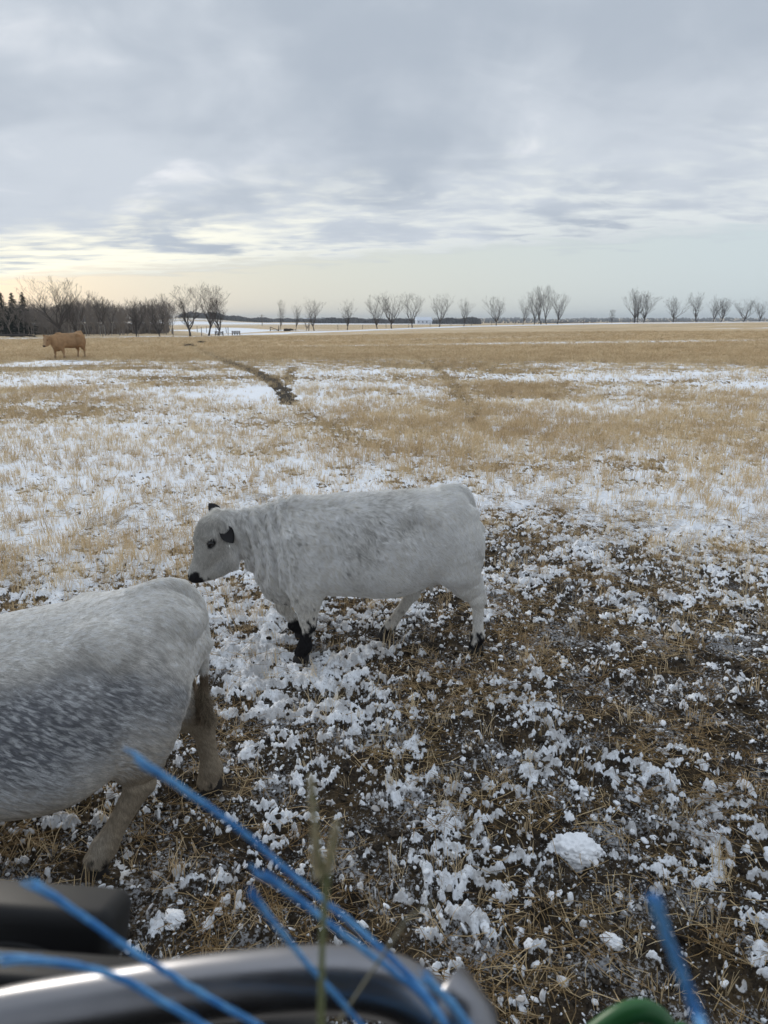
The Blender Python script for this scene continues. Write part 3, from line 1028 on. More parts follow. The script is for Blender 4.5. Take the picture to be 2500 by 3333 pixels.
def fence(name, nodes, step, label, hgt=1.25, rad=.06):
    """posts as separate parts, wires joined"""
    pts = []
    for (a, b) in zip(nodes[:-1], nodes[1:]):
        A = np.array(a); B = np.array(b); L = np.linalg.norm(B - A); n = max(1, int(L / step))
        for i in range(n):
            pts.append(A + (B - A) * i / n)
    pts.append(np.array(nodes[-1]))
    o0 = pts[0]
    root = empty(name, (o0[0], o0[1], float(terrain(o0[0], o0[1]))), 0, label=label, category='fence')
    v, f = tube([(0, 0, -.2), (0, 0, hgt)], [rad, rad * .85], 6, False)
    me = mesh_from_arrays('post', v, f); me.materials.append(WOOD)
    tops = []
    for p in pts:
        z = float(terrain(p[0], p[1]))
        o = bpy.data.objects.new('post', me); col.objects.link(o); o.parent = root
        o.location = (p[0] - o0[0], p[1] - o0[1], z - root.location.z)
        o.rotation_euler = (random.gauss(0, .05), random.gauss(0, .05), random.uniform(0, 3))
        o.scale = (1, 1, random.uniform(.85, 1.1))
        tops.append(np.array([p[0] - o0[0], p[1] - o0[1], z - root.location.z]))
    s = Soup()
    for h in (.35, .7, 1.05):
        for a, b in zip(tops[:-1], tops[1:]):
            v, f = tube([a + [0, 0, h], (a + b) / 2 + [0, 0, h - .03], b + [0, 0, h]], [.006] * 3, 3, False); s.add(v, f)
    link('wire', s.mesh('wire'), WIRE, root)
    return root


def build_fences():
    P = lambda px, D: at_dist(px, D)[:2]
    fence('wire_fence', [P(-150, 116), P(90, 115), P(330, 113), P(560, 112), P(740, 119)], 3.6, 'wire fence on weathered posts running in front of the wood')
    fence('wire_fence', [P(905, 168), P(1100, 176), P(1330, 188), P(1600, 200)], 5.5, 'wire fence behind the bare trees from the broken gate to the crowded clump')
    fence('wire_fence', [P(1600, 200), P(1900, 212), P(2200, 226), P(2560, 240)], 6.0, 'wire fence running past the three-stem clump to the right edge')
    fence('wire_fence', [P(560, 150), P(640, 152), P(735, 140)], 4.0, 'fence of close posts behind the vase-shaped tree')

    def rail_gate(name, px, D, n, wpx, hpx, label, broken=False):
        x, y, z = at_dist(px, D)
        W = wpx * D / 2430; Hh = hpx * D / 2430
        az = math.atan2(x, y)
        root = empty(name, (x, y, z), -az, label=label, category='gate')
        v, f = tube([(0, 0, -.2), (0, 0, Hh)], [.10, .09], 6, False)
        for i in range(n):
            o = link('post', mesh_from_arrays('post', v, f), WOOD, root)
            o.location = (W * i / max(1, n - 1) - W / 2, random.uniform(-.3, .3), 0)
        if broken:
            v, f = bar((-W / 2, 0, Hh * .95), (W / 2, .1, .15), .07)
            link('rail', mesh_from_arrays('rail', v, f), WOOD, root)
            v, f = bar((-W / 2, .1, Hh * .35), (W / 2, .1, .12), .05)
            link('rail', mesh_from_arrays('rail', v, f), WOOD, root)
        else:
            for q in (.35, .62, .9):
                v, f = bar((-W / 2, 0, Hh * q), (W / 2, 0, Hh * (q + random.uniform(-.1, .1))), .055)
                link('rail', mesh_from_arrays('rail', v, f), WOOD, root)
        return root
    rail_gate('rail_gate', 711, 117, 3, 24, 14, 'wooden rail gate at the foot of the round-crowned tree')
    rail_gate('rail_gate', 766, 121, 4, 24, 13, 'low wooden corral panel standing in snow right of the gate tree')
    rail_gate('broken_gate', 893, 164, 2, 28, 14, 'broken sloping gate with one tall post beside the first tree of the row', True)
    # heaps of fallen branches
    for px, D, w_, lab, nn in ((940, 163, 36, 'low pile of cut branches under the second tree of the row', 26), (55, 113, 70, 'long fallen trunk lying on the grass by the left wood', 9)):
        x, y, z = at_dist(px, D)
        W = w_ * D / 2430
        s = Soup()
        for i in range(nn):
            a = random.gauss(0, .25); L = W * random.uniform(.25, .6) if nn > 10 else W * random.uniform(.5, .95)
            cx = random.uniform(-.3, .3) * W; cz = random.uniform(.05, .45)
            v, f = tube([(cx - L / 2, a, cz), (cx, a, cz + random.uniform(-.05, .15)), (cx + L / 2, -a, max(.05, cz + random.uniform(-.2, .2)))], [random.uniform(.04, .14), .08, .03], 5, False)
            s.add(v, f)
        o = link('branch_pile' if nn > 10 else 'fallen_trunk', s.mesh('branch_pile'), BARK, None, label=lab, category='branches' if nn > 10 else 'log')
        o.location = (x, y, z); o.rotation_euler = (0, 0, -math.atan2(x, y))
    # clods of uprooted brush at the end of the trail
    for px, py, rr, lab in ((618, 1128, .55, 'dark clump of dead weeds at the far end of the muddy trail'), (655, 1118, .35, 'smaller dark weed clump just beyond the larger one')):
        x, y = ground_at(px, py)
        s = Soup()
        for i in range(140):
            a = random.uniform(0, 6.28); rr_ = random.uniform(0, rr); b = random.uniform(0, 6.28)
            p = np.array([math.cos(a) * rr_, math.sin(a) * rr_ * .6, 0])
            q = p + np.array([math.cos(b) * .2, math.sin(b) * .2, random.uniform(.08, .3)])
            v, f = tube([p, (p + q) / 2 + [0, 0, .04], q], [.012, .010, .006], 3, False); s.add(v, f)
        o = link('weed_clump', s.mesh('weed_clump'), BARK, None, label=lab, category='weeds')
        o.location = (x, y, float(ground_z(x, y)[0][0]))
    # utility poles
    for px, D, h, lab in ((853, 330, 36, 'thin utility pole on the plain between the gate and the tree row'), (1158, 520, 20, 'distant utility pole right of the fan-shaped tree')):
        x, y, z = at_dist(px, D)
        H = h * D / 2430
        root = empty('utility_pole', (x, y, z), -math.atan2(x, y), label=lab, category='pole')
        v, f = tube([(0, 0, -.5), (0, 0, H)], [.17, .13], 6, False); link('pole', mesh_from_arrays('pole', v, f), WOOD, root)
        v, f = box_arrays(2.2, .12, .14, H - .7); link('crossarm', mesh_from_arrays('crossarm', v, f, False), WOOD, root)
    # farmstead
    wall, _, _ = material('white_boards', (.62, .63, .65), .8)
    roofm, _, _ = material('snowy_roof', (.74, .78, .84), .8)
    dark, _, _ = material('window_dark', (.03, .03, .035), .3)
    for px, D, W, Hh, lab in ((1378, 545, 11, 3.4, 'long white farm building with a snowy roof beside the dark wood'), (1393, 550, 5, 2.6, 'small pale shed with a snowy roof right of the long building'), (1000, 1100, 12, 4, 'pale barn on the skyline between two trees')):
        x, y, z = at_dist(px, D)
        root = empty('farm_building', (x, y, z), -math.atan2(x, y) + .2, label=lab, category='building')
        v, f = box_arrays(W, 6, Hh, -.5); link('wall', mesh_from_arrays('wall', v, f, False), wall, root)
        V = np.array([(-W / 2 - .4, -3.4, Hh - .6), (W / 2 + .4, -3.4, Hh - .6), (W / 2 + .4, 3.4, Hh - .6), (-W / 2 - .4, 3.4, Hh - .6), (-W / 2 - .4, 0, Hh + 1.6), (W / 2 + .4, 0, Hh + 1.6)])
        me = bpy.data.meshes.new('roof'); me.from_pydata([tuple(q) for q in V], [], [(0, 1, 5, 4), (2, 3, 4, 5), (0, 4, 3), (1, 2, 5), (3, 2, 1, 0)]); link('roof', me, roofm, root)
        for i in range(int(W // 3)):
            v, f = box_arrays(.9, .08, 1.0, 1.0); o = link('window', mesh_from_arrays('window', v, f, False), dark, root); o.location = (-W / 2 + 1.5 + i * 3, -3.02, 0)


build_trees()
build_fences()

# ------------------------------------------------------------------ cattle
def catmull(P, n):
    P = np.asarray(P, float)
    if len(P) == 2:
        t = np.linspace(0, 1, n)[:, None]
        return P[0] * (1 - t) + P[1] * t
    Q = np.concatenate([[2 * P[0] - P[1]], P, [2 * P[-1] - P[-2]]])
    out = []
    for s in np.linspace(0, len(P) - 1 - 1e-6, n):
        i = int(s); t = s - i
        a, b, c, d = Q[i:i + 4]
        out.append(.5 * (2 * b + (c - a) * t + (2 * a - 5 * b + 4 * c - d) * t * t + (3 * b - a - 3 * c + d) * t ** 3))
    return np.array(out)


class Field:
    """smoothly blended distance field sampled on a grid"""
    def __init__(s, lo, hi, step):
        s.lo = np.array(lo, float); s.step = step
        s.shape = tuple(int(math.ceil((h - l) / step)) + 1 for l, h in zip(lo, hi))
        s.f = np.full(s.shape, 1.0)
        s.ax = [s.lo[i] + np.arange(s.shape[i]) * step for i in range(3)]

    def box(s, lo, hi):
        sl = []
        for i in range(3):
            a = max(0, int((lo[i] - s.lo[i]) / s.step)); b = min(s.shape[i], int((hi[i] - s.lo[i]) / s.step) + 2)
            sl.append(slice(a, max(a, b)))
        return tuple(sl)

    def sweep(s, pts, n=10, k=0.03, side=(0, 1, 0), sub=False, th=1.0):
        """pts rows: x, y, z, radius_in_plane, radius_sideways"""
        C = catmull(pts, n); C[:, 3:] = np.maximum(C[:, 3:] * th, 0.004)
        m = C[:, 3:].max() + k * 2 + .03
        sl = s.box((C[:, :3].min(0) - m), (C[:, :3].max(0) + m))
        X, Y, Z = np.meshgrid(*[s.ax[i][sl[i]] for i in range(3)], indexing='ij')
        best = np.full(X.shape, 9.0)
        sd_ = np.array(side, float)
        for i in range(len(C) - 1):
            a, b = C[i, :3], C[i + 1, :3]; ab = b - a; L = np.linalg.norm(ab) + 1e-9; T = ab / L
            S = sd_ - T * (sd_ @ T); S /= np.linalg.norm(S) + 1e-9
            U = np.cross(S, T)
            px, py, pz = X - a[0], Y - a[1], Z - a[2]
            tr_ = px * T[0] + py * T[1] + pz * T[2]
            t = np.clip(tr_ / L, 0, 1)
            ra = C[i, 3] + (C[i + 1, 3] - C[i, 3]) * t
            rb = C[i, 4] + (C[i + 1, 4] - C[i, 4]) * t
            u = (px * U[0] + py * U[1] + pz * U[2]) / ra
            v = (px * S[0] + py * S[1] + pz * S[2]) / rb
            mn = np.minimum(ra, rb)
            w = (tr_ - t * L) / mn
            q = np.sqrt(u * u + v * v + w * w)
            best = np.minimum(best, (q - 1) * mn)
        s.blend(sl, best, k, sub)

    def blend(s, sl, d, k, sub=False):
        f = s.f[sl]
        if sub:
            d = -d
            h = np.clip(.5 - .5 * (f - d) / k, 0, 1)
            s.f[sl] = f + (d - f) * h + k * h * (1 - h)
        else:
            h = np.clip(.5 + .5 * (f - d) / k, 0, 1)
            s.f[sl] = f + (d - f) * h - k * h * (1 - h)

    def trunk(s, prof, k=0.03, dip=.0):
        """prof rows: x, ztop, zbot, halfwidth"""
        P = np.asarray(prof, float)
        xs = s.ax[0]
        fine = catmull(P, 80)
        zt, zb, hw = (np.interp(xs, fine[:, 0], fine[:, c]) for c in (1, 2, 3))
        over = np.maximum(0, np.maximum(P[0, 0] - xs, xs - P[-1, 0]))
        X, Y, Z = np.meshgrid(*s.ax, indexing='ij')
        zc = (zt + zb)[:, None, None] / 2; hh = (zt - zb)[:, None, None] / 2
        v = (Z - zc) / hh
        wv = hw[:, None, None] * (1 - 0.16 * v)        # fuller below the middle
        n = 2.35
        q = (np.abs(v) ** n + np.abs(Y / wv) ** n) ** (1 / n)
        d = (q - 1) * np.minimum(hh, hw[:, None, None])
        d = np.where(over[:, None, None] > 0, np.sqrt(np.maximum(d, 0) ** 2 + over[:, None, None] ** 2) + np.minimum(d, 0), d)
        s.blend((slice(None),) * 3, d, k)

    def surface(s):
        f = s.f; ins = f < 0
        nx, ny, nz = f.shape
        c = np.zeros((nx - 1, ny - 1, nz - 1), np.int8)
        for dx in (0, 1):
            for dy in (0, 1):
                for dz in (0, 1):
                    c += ins[dx:nx - 1 + dx, dy:ny - 1 + dy, dz:nz - 1 + dz]
        act = (c > 0) & (c < 8)
        ii = np.argwhere(act); idx = np.full(act.shape, -1, np.int64); idx[act] = np.arange(len(ii))
        acc = np.zeros((len(ii), 3)); cnt = np.zeros(len(ii))
        cor = np.array([(a, b, d) for a in (0, 1) for b in (0, 1) for d in (0, 1)])
        for p in range(8):
            for q in range(p + 1, 8):
                if np.abs(cor[p] - cor[q]).sum() != 1:
                    continue
                a = f[tuple((ii + cor[p]).T)]; b = f[tuple((ii + cor[q]).T)]
                m = (a < 0) != (b < 0)
                t = np.where(m, a / np.where(m, a - b, 1), 0)
                pos = cor[p] + (cor[q] - cor[p]) * t[:, None]
                acc += pos * m[:, None]; cnt += m
        V = s.lo + (ii + acc / cnt[:, None]) * s.step
        Fs = []
        for ax in range(3):
            o1, o2 = [(1, 2), (2, 0), (0, 1)][ax]
            sl0 = [slice(None)] * 3; sl1 = [slice(None)] * 3
            sl0[ax] = slice(0, -1); sl1[ax] = slice(1, None)
            A = ins[tuple(sl0)]; B = ins[tuple(sl1)]
            e = np.argwhere(A != B)
            ok = (e[:, o1] > 0) & (e[:, o2] > 0) & (e[:, o1] < f.shape[o1] - 1) & (e[:, o2] < f.shape[o2] - 1)
            e = e[ok]
            flip = A[tuple(e.T)]
            d1 = np.zeros(3, int); d1[o1] = 1; d2 = np.zeros(3, int); d2[o2] = 1
            q = np.stack([idx[tuple((e - d1 - d2).T)], idx[tuple((e - d2).T)], idx[tuple(e.T)], idx[tuple((e - d1).T)]], 1)
            q = np.where(flip[:, None], q, q[:, ::-1])
            Fs.append(q)
        return V, np.concatenate(Fs)


def relax(V, F, it=3, lam=.5):
    n = len(V)
    a = np.concatenate([F[:, 0], F[:, 1], F[:, 2], F[:, 3]]); b = np.concatenate([F[:, 1], F[:, 2], F[:, 3], F[:, 0]])
    src = np.concatenate([a, b]); dst = np.concatenate([b, a])
    cnt = np.bincount(dst, minlength=n)[:, None]
    for _ in range(it):
        for l in (lam, -lam * .95):
            avg = np.stack([np.bincount(dst, V[src, c], n) for c in range(3)], 1) / cnt
            V = V + (avg - V) * l
    return V


def vnormals(V, F):
    d1 = V[F[:, 2]] - V[F[:, 0]]; d2 = V[F[:, 3]] - V[F[:, 1]]
    fn = np.cross(d1, d2)
    N = np.zeros_like(V)
    for c in range(3):
        N[:, c] = sum(np.bincount(F[:, k], fn[:, c], len(V)) for k in range(4))
    return N / (np.linalg.norm(N, axis=1)[:, None] + 1e-12)


def coat_material(name, rough=.85):
    m, w, b = material(name, rough=rough, spec=.12)
    a = w.new('ShaderNodeAttribute', attribute_name='coat')
    w.l.new(a.outputs['Color'], b.inputs['Base Color'])
    return m


def hair_object(name, V, F, coat, dirf, lenf, wavef, count, seg, rad, mat, parent, colf, lift=.35, pick=None, **props):
    """short coat hair as one curves object growing from the surface V, F"""
    tri = np.concatenate([F[:, [0, 1, 2]], F[:, [0, 2, 3]]])
    A = np.linalg.norm(np.cross(V[tri[:, 1]] - V[tri[:, 0]], V[tri[:, 2]] - V[tri[:, 0]]), axis=1)
    if pick is not None:
        cen = V[tri].mean(1); A = A * pick(cen)
    r = np.random.default_rng(len(name) + count)
    t = r.choice(len(tri), count, p=A / A.sum())
    u = r.uniform(0, 1, (count, 2)); fl = u.sum(1) > 1; u[fl] = 1 - u[fl]
    w0 = 1 - u[:, 0] - u[:, 1]
    T = tri[t]
    P = V[T[:, 0]] * w0[:, None] + V[T[:, 1]] * u[:, :1] + V[T[:, 2]] * u[:, 1:]
    N = vnormals(V, F)
    n = N[T[:, 0]] * w0[:, None] + N[T[:, 1]] * u[:, :1] + N[T[:, 2]] * u[:, 1:]
    n /= np.linalg.norm(n, axis=1)[:, None]
    c0 = coat[T[:, 0], :3] * w0[:, None] + coat[T[:, 1], :3] * u[:, :1] + coat[T[:, 2], :3] * u[:, 1:]
    d = dirf(P, n)
    d = d - n * (d * n).sum(1)[:, None]
    d /= np.linalg.norm(d, axis=1)[:, None] + 1e-9
    sd_ = np.cross(n, d)
    ang = wavef(P)
    ang = ang + r.normal(0, .12, count)
    L = lenf(P) * r.uniform(.7, 1.2, count)
    keep = L > .0015
    P, n, c0, d, sd_, ang, L = (q[keep] for q in (P, n, c0, d, sd_, ang, L))
    count = len(P)
    lf = np.maximum(lift * (1 + 1.6 * fbm3(P, 24, 2, .5, 90)), .26)[:, None]
    pts = np.zeros((count, seg, 3)); cur = P - n * .0006
    pts[:, 0] = cur
    for k in range(1, seg):
        s = k / (seg - 1)
        a2 = ang * (1 - .9 * s)
        dr = d * np.cos(a2)[:, None] + sd_ * np.sin(a2)[:, None]
        up = lf * (1.2 - 1.15 * s)
        stp = dr + n * up
        stp /= np.linalg.norm(stp, axis=1)[:, None]
        cur = cur + stp * (L / (seg - 1))[:, None]
        pts[:, k] = cur
    hc = bpy.data.hair_curves.new(name)
    hc.add_curves([seg] * count)
    hc.position_data.foreach_set('vector', pts.astype(np.float32).ravel())
    ra = hc.attributes.get('radius') or hc.attributes.new('radius', 'FLOAT', 'POINT')
    prof = np.linspace(1, .25, seg)
    rr_ = (rad * r.uniform(.7, 1.3, count))[:, None] * prof[None]
    ra.data.foreach_set('value', rr_.astype(np.float32).ravel())
    ca = hc.attributes.new('coat', 'FLOAT_COLOR', 'CURVE')
    c = np.ones((count, 4)); c[:, :3] = colf(P, c0, r)
    ca.data.foreach_set('color', c.astype(np.float32).ravel())
    hc.materials.append(mat)
    o = bpy.data.objects.new(name, hc); col.objects.link(o); o.parent = parent
    for k, v in props.items():
        o[k] = v
    return o


def hoof_mesh(name, L=.120, W=.100, H=.066):
    """two claws, cut sloping in front"""
    s = Soup()
    for sg in (-1, 1):
        ring = []
        for z, k, off in ((0, 1, 0), (H * .45, .92, .004), (H, .74, .014), (H * 1.25, .55, .02)):
            a = np.linspace(0, 2 * np.pi, 12, endpoint=False)
            x = -np.cos(a) * L / 2 * k * np.where(np.cos(a) > 0, 1.15, .85) + off
            y = np.sin(a) * W / 4 * k * (1 - .25 * np.maximum(np.cos(a), 0)) + sg * W / 4 * .98
            ring.append(np.stack([x, y, np.full(12, z)], 1))
        V = np.concatenate(ring)
        i = np.arange(3)[:, None]; j = np.arange(12)[None]; j2 = (j + 1) % 12
        F = np.stack([i * 12 + j, i * 12 + j2, (i + 1) * 12 + j2, (i + 1) * 12 + j], -1).reshape(-1, 4)
        s.add(V, F[:, ::-1])
        n = len(V)
        s.add(np.concatenate([V[-12:]]), np.array([[0, 1, 2, 3], [0, 3, 4, 5], [0, 5, 6, 7], [0, 7, 8, 9], [0, 9, 10, 11]])[:, ::-1])
    return s.mesh(name)


def ear_mesh(name, L=.15, W=.055):
    """cupped leaf shape along -X... tip; root at origin"""
    ts = np.linspace(0, 1, 10); rows = []
    for t in ts:
        w = W * max(.04, math.sin(math.pi * min(1, t * .84 + .16)) ** .75)
        a = np.linspace(-1, 1, 9)
        rows.append(np.stack([np.full(9, t * L), a * w, -(1 - a * a) * w * .55 - t * t * .03], 1))
    for t in ts[::-1]:
        w = W * max(.04, math.sin(math.pi * min(1, t * .84 + .16)) ** .75) * .93
        a = np.linspace(-1, 1, 9)
        rows.append(np.stack([np.full(9, t * L), a * w, -(1 - a * a) * w * .38 - t * t * .03 + .007], 1))
    V = np.concatenate(rows); n = len(rows)
    i = np.arange(n)[:, None]; j = np.arange(8)[None]; i2 = (i + 1) % n
    F = np.stack([i * 9 + j, i2 * 9 + j, i2 * 9 + j + 1, i * 9 + j + 1], -1).reshape(-1, 4)
    return mesh_from_arrays(name, V, F)


def ellipsoid(name, r, seg=16):
    th = np.linspace(0, np.pi, seg // 2 + 1); ph = np.linspace(0, 2 * np.pi, seg, endpoint=False)
    T, Pp = np.meshgrid(th, ph, indexing='ij')
    V = np.stack([r[0] * np.sin(T) * np.cos(Pp), r[1] * np.sin(T) * np.sin(Pp), r[2] * np.cos(T)], -1).reshape(-1, 3)
    n, k = T.shape
    i = np.arange(n - 1)[:, None]; j = np.arange(k)[None]; j2 = (j + 1) % k
    F = np.stack([i * k + j, (i + 1) * k + j, (i + 1) * k + j2, i * k + j2], -1).reshape(-1, 4)
    return mesh_from_arrays(name, V, F)


def leg_front(f, y, sh, el, kn, ft, hf, sc=1.0):
    """shoulder, elbow, knee, fetlock, hoof top: (x, z) pairs"""
    s = 1 if y > 0 else -1
    f.sweep([(sh[0], y * .98, sh[1], .14, .07), ((sh[0] + el[0]) / 2 - .01, y * 1.02, (sh[1] + el[1]) / 2, .130, .090), (el[0] + .02, y * 1.03, el[1] + .03, .110, .080)], 8, .045)
    f.sweep([(el[0], y, el[1] + .02, .125, .085), ((el[0] * 2 + kn[0]) / 3, y, (el[1] * 2 + kn[1]) / 3, .104 * sc, .076), ((el[0] + 2 * kn[0]) / 3, y, (el[1] + 2 * kn[1]) / 3, .072 * sc, .058), (kn[0], y, kn[1], .056, .050)], 9, .03)
    f.sweep([(kn[0] - .004, y, kn[1] + .02, .048, .045), (kn[0], y, kn[1] - .035, .048, .044), ((kn[0] + ft[0]) / 2, y, (kn[1] + ft[1]) / 2, .040, .036), (ft[0], y, ft[1] + .02, .043, .040), (ft[0], y, ft[1], .050, .046)], 10, .015)
    f.sweep([(ft[0], y, ft[1], .048, .046), (hf[0], y, hf[1], .052, .049)], 4, .015)


def leg_hind(f, y, hip, st, hk, ft, hf, th=1.0):
    f.sweep([(hip[0], y * .75, hip[1], .20, .10), ((hip[0] + st[0]) / 2 + .03, y * 1.0, (hip[1] + st[1]) / 2, .20, .115), (st[0] + .03, y * 1.12, st[1], .150, .100)], 9, .045)
    mx = lambda a, b, t: a + (b - a) * t
    f.sweep([(st[0] + .03, y * 1.05, st[1] + .02, .13, .090), (mx(st[0], hk[0], .5) + .01, y, mx(st[1], hk[1], .5), .100, .070), (mx(st[0], hk[0], .8), y, mx(st[1], hk[1], .8), .060, .042), (hk[0] - .008, y, hk[1], .052, .040)], 10, .035, th=th)
    # achilles and point of hock
    f.sweep([(mx(st[0], hk[0], .45) + .075, y * .98, mx(st[1], hk[1], .45) + .04, .045, .030), (hk[0] + .018, y, hk[1] + .045, .034, .026), (hk[0] + .024, y, hk[1] + .012, .034, .028)], 7, .03)
    f.sweep([(hk[0], y, hk[1], .050, .040), (mx(hk[0], ft[0], .3), y, mx(hk[1], ft[1], .3), .040, .034), (mx(hk[0], ft[0], .7), y, mx(hk[1], ft[1], .7), .036, .032), (ft[0], y, ft[1], .044, .041)], 9, .02, th=th)
    f.sweep([(ft[0], y, ft[1], .043, .041), (hf[0], y, hf[1], .044, .043)], 4, .015, th=th)


def put_hoof(root, mat, x, y, z, tilt=0.0, yaw=0.0, lab=None, me=None):
    h = bpy.data.objects.new('hoof', me); col.objects.link(h)
    if not me.materials:
        me.materials.append(mat)
    h.parent = root
    h.location = (x, y, z); h.rotation_euler = (0, tilt, yaw)
    return h


def build_body(f):
    V, F = f.surface()
    V = relax(V, F, 4, .55)
    N = vnormals(V, F)
    x, y, z = V.T
    g = lambda cx, cz, sx, sz: np.exp(-((x - cx) / sx) ** 2 - ((z - cz) / sz) ** 2)
    side_ = np.clip(np.abs(N[:, 1]) * 1.3, 0, 1)
    d = -.034 * g(.17, .98, .10, .10) - .022 * g(-.36, .72, .07, .20) - .016 * g(.12, .66, .06, .14) + .016 * g(-.60, .88, .06, .20) - .014 * g(-.74, .86, .05, .18)
    d = d + .010 * g(.30, 1.02, .05, .05) - .012 * g(.50, .98, .05, .10)
    return V + N * (d * side_)[:, None], F


def torso(f, fat=1.0, deep=0.0):
    f.trunk([(-.89, .90, .60, .09), (-.82, .985, .52, .165), (-.72, 1.06, .45, .205), (-.58, 1.105, .43, .235), (-.42, 1.128, .44 - deep, .265), (-.20, 1.142, .435 - deep, .300 * fat),
             (0, 1.152, .420 - deep, 0.318 * fat), (.18, 1.160, .450 - deep * .6, .308 * fat), (.33, 1.170, .53, .285), (.46, 1.178, .60, .255), (.545, 1.150, .66, .20), (.595, 1.04, .74, .12)], k=.04)
    f.sweep([(-.60, 0, .89, .215, .150), (-.76, -.005, .885, .200, .125), (-.92, -.015, .885, .172, .108), (-1.05, -.03, .885, .150, .095)], 12, .07)
    f.sweep([(-.62, 0, .45, .10, .11), (-.75, 0, .47, .10, .095), (-.83, 0, .60, .08, .065), (-.90, -.01, .70, .06, .05)], 9, .06)


def head(f, hy):
    f.sweep([(-1.070, hy, .945, .116, .098), (-1.145, hy - .005, .870, .130, .098), (-1.208, hy - .01, .775, .098, .078), (-1.258, hy - .015, .690, .066, .058), (-1.290, hy - .018, .632, .060, .058), (-1.306, hy - .018, .602, .050, .053)], 14, .025)
    f.sweep([(-1.130, hy, 1.015, .045, .078), (-1.215, hy, .955, .045, .082), (-1.262, hy, .87, .035, .060)], 7, .04)
    f.sweep([(-1.045, hy, .80, .090, .074), (-1.085, hy, .715, .085, .068), (-1.15, hy - .01, .645, .060, .048), (-1.262, hy - .015, .588, .034, .042)], 9, .025)
    for s in (-1, 1):
        f.sweep([(-1.195, hy + s * .088, .885, .028, .018), (-1.150, hy + s * .098, .90, .030, .018)], 3, .025)
        f.sweep([(-1.180, hy + s * .104, .842, .014, .012), (-1.165, hy + s * .106, .850, .014, .012)], 3, .02, sub=True)


def hips(f, bony=1.0):
    for s in (-1, 1):
        f.sweep([(.22, s * .20, 1.05, .05 * bony, .05 * bony), (.30, s * .215, 1.035, .05 * bony, .04 * bony)], 3, .09)
        f.sweep([(.50, s * .10, 1.075, .05, .05), (.585, s * .105, 1.02, .045, .035)], 3, .06)
    f.sweep([(.24, 0, .525, .05, .09), (.36, 0, .56, .07, .11)], 4, .06)
    for x, y in ((.27, -.055), (.33, -.06), (.27, .055)):
        f.sweep([(x, y, .50, .012, .012), (x, y, .455, .009, .009)], 3, .012)


def tail(f, pts):
    n = len(pts)
    r = np.linspace(.030, .014, n)
    f.sweep([(*p, q, q * (1.5 if i == 0 else 1.05)) for i, (p, q) in enumerate(zip(pts, r))], 16, .028)


def ears(root, hy, em, L=.135):
    me = ear_mesh('ear', L, .050)
    for loc, d, wv in (((-1.085, hy - .080, .965), (.42, -.66, -.50), (.72, .05, .55)), ((-1.135, hy + .075, .985), (-.42, .60, .50), (.72, -.1, .65))):
        d = Vector(d).normalized(); wv = Vector(wv); wv = (wv - d * wv.dot(d)).normalized(); n = d.cross(wv)
        e = bpy.data.objects.new('ear', me); col.objects.link(e)
        if not me.materials:
            me.materials.append(em)
        e.parent = root
        e.matrix_local = Matrix(((d.x, wv.x, n.x, loc[0]), (d.y, wv.y, n.y, loc[1]), (d.z, wv.z, n.z, loc[2]), (0, 0, 0, 1)))


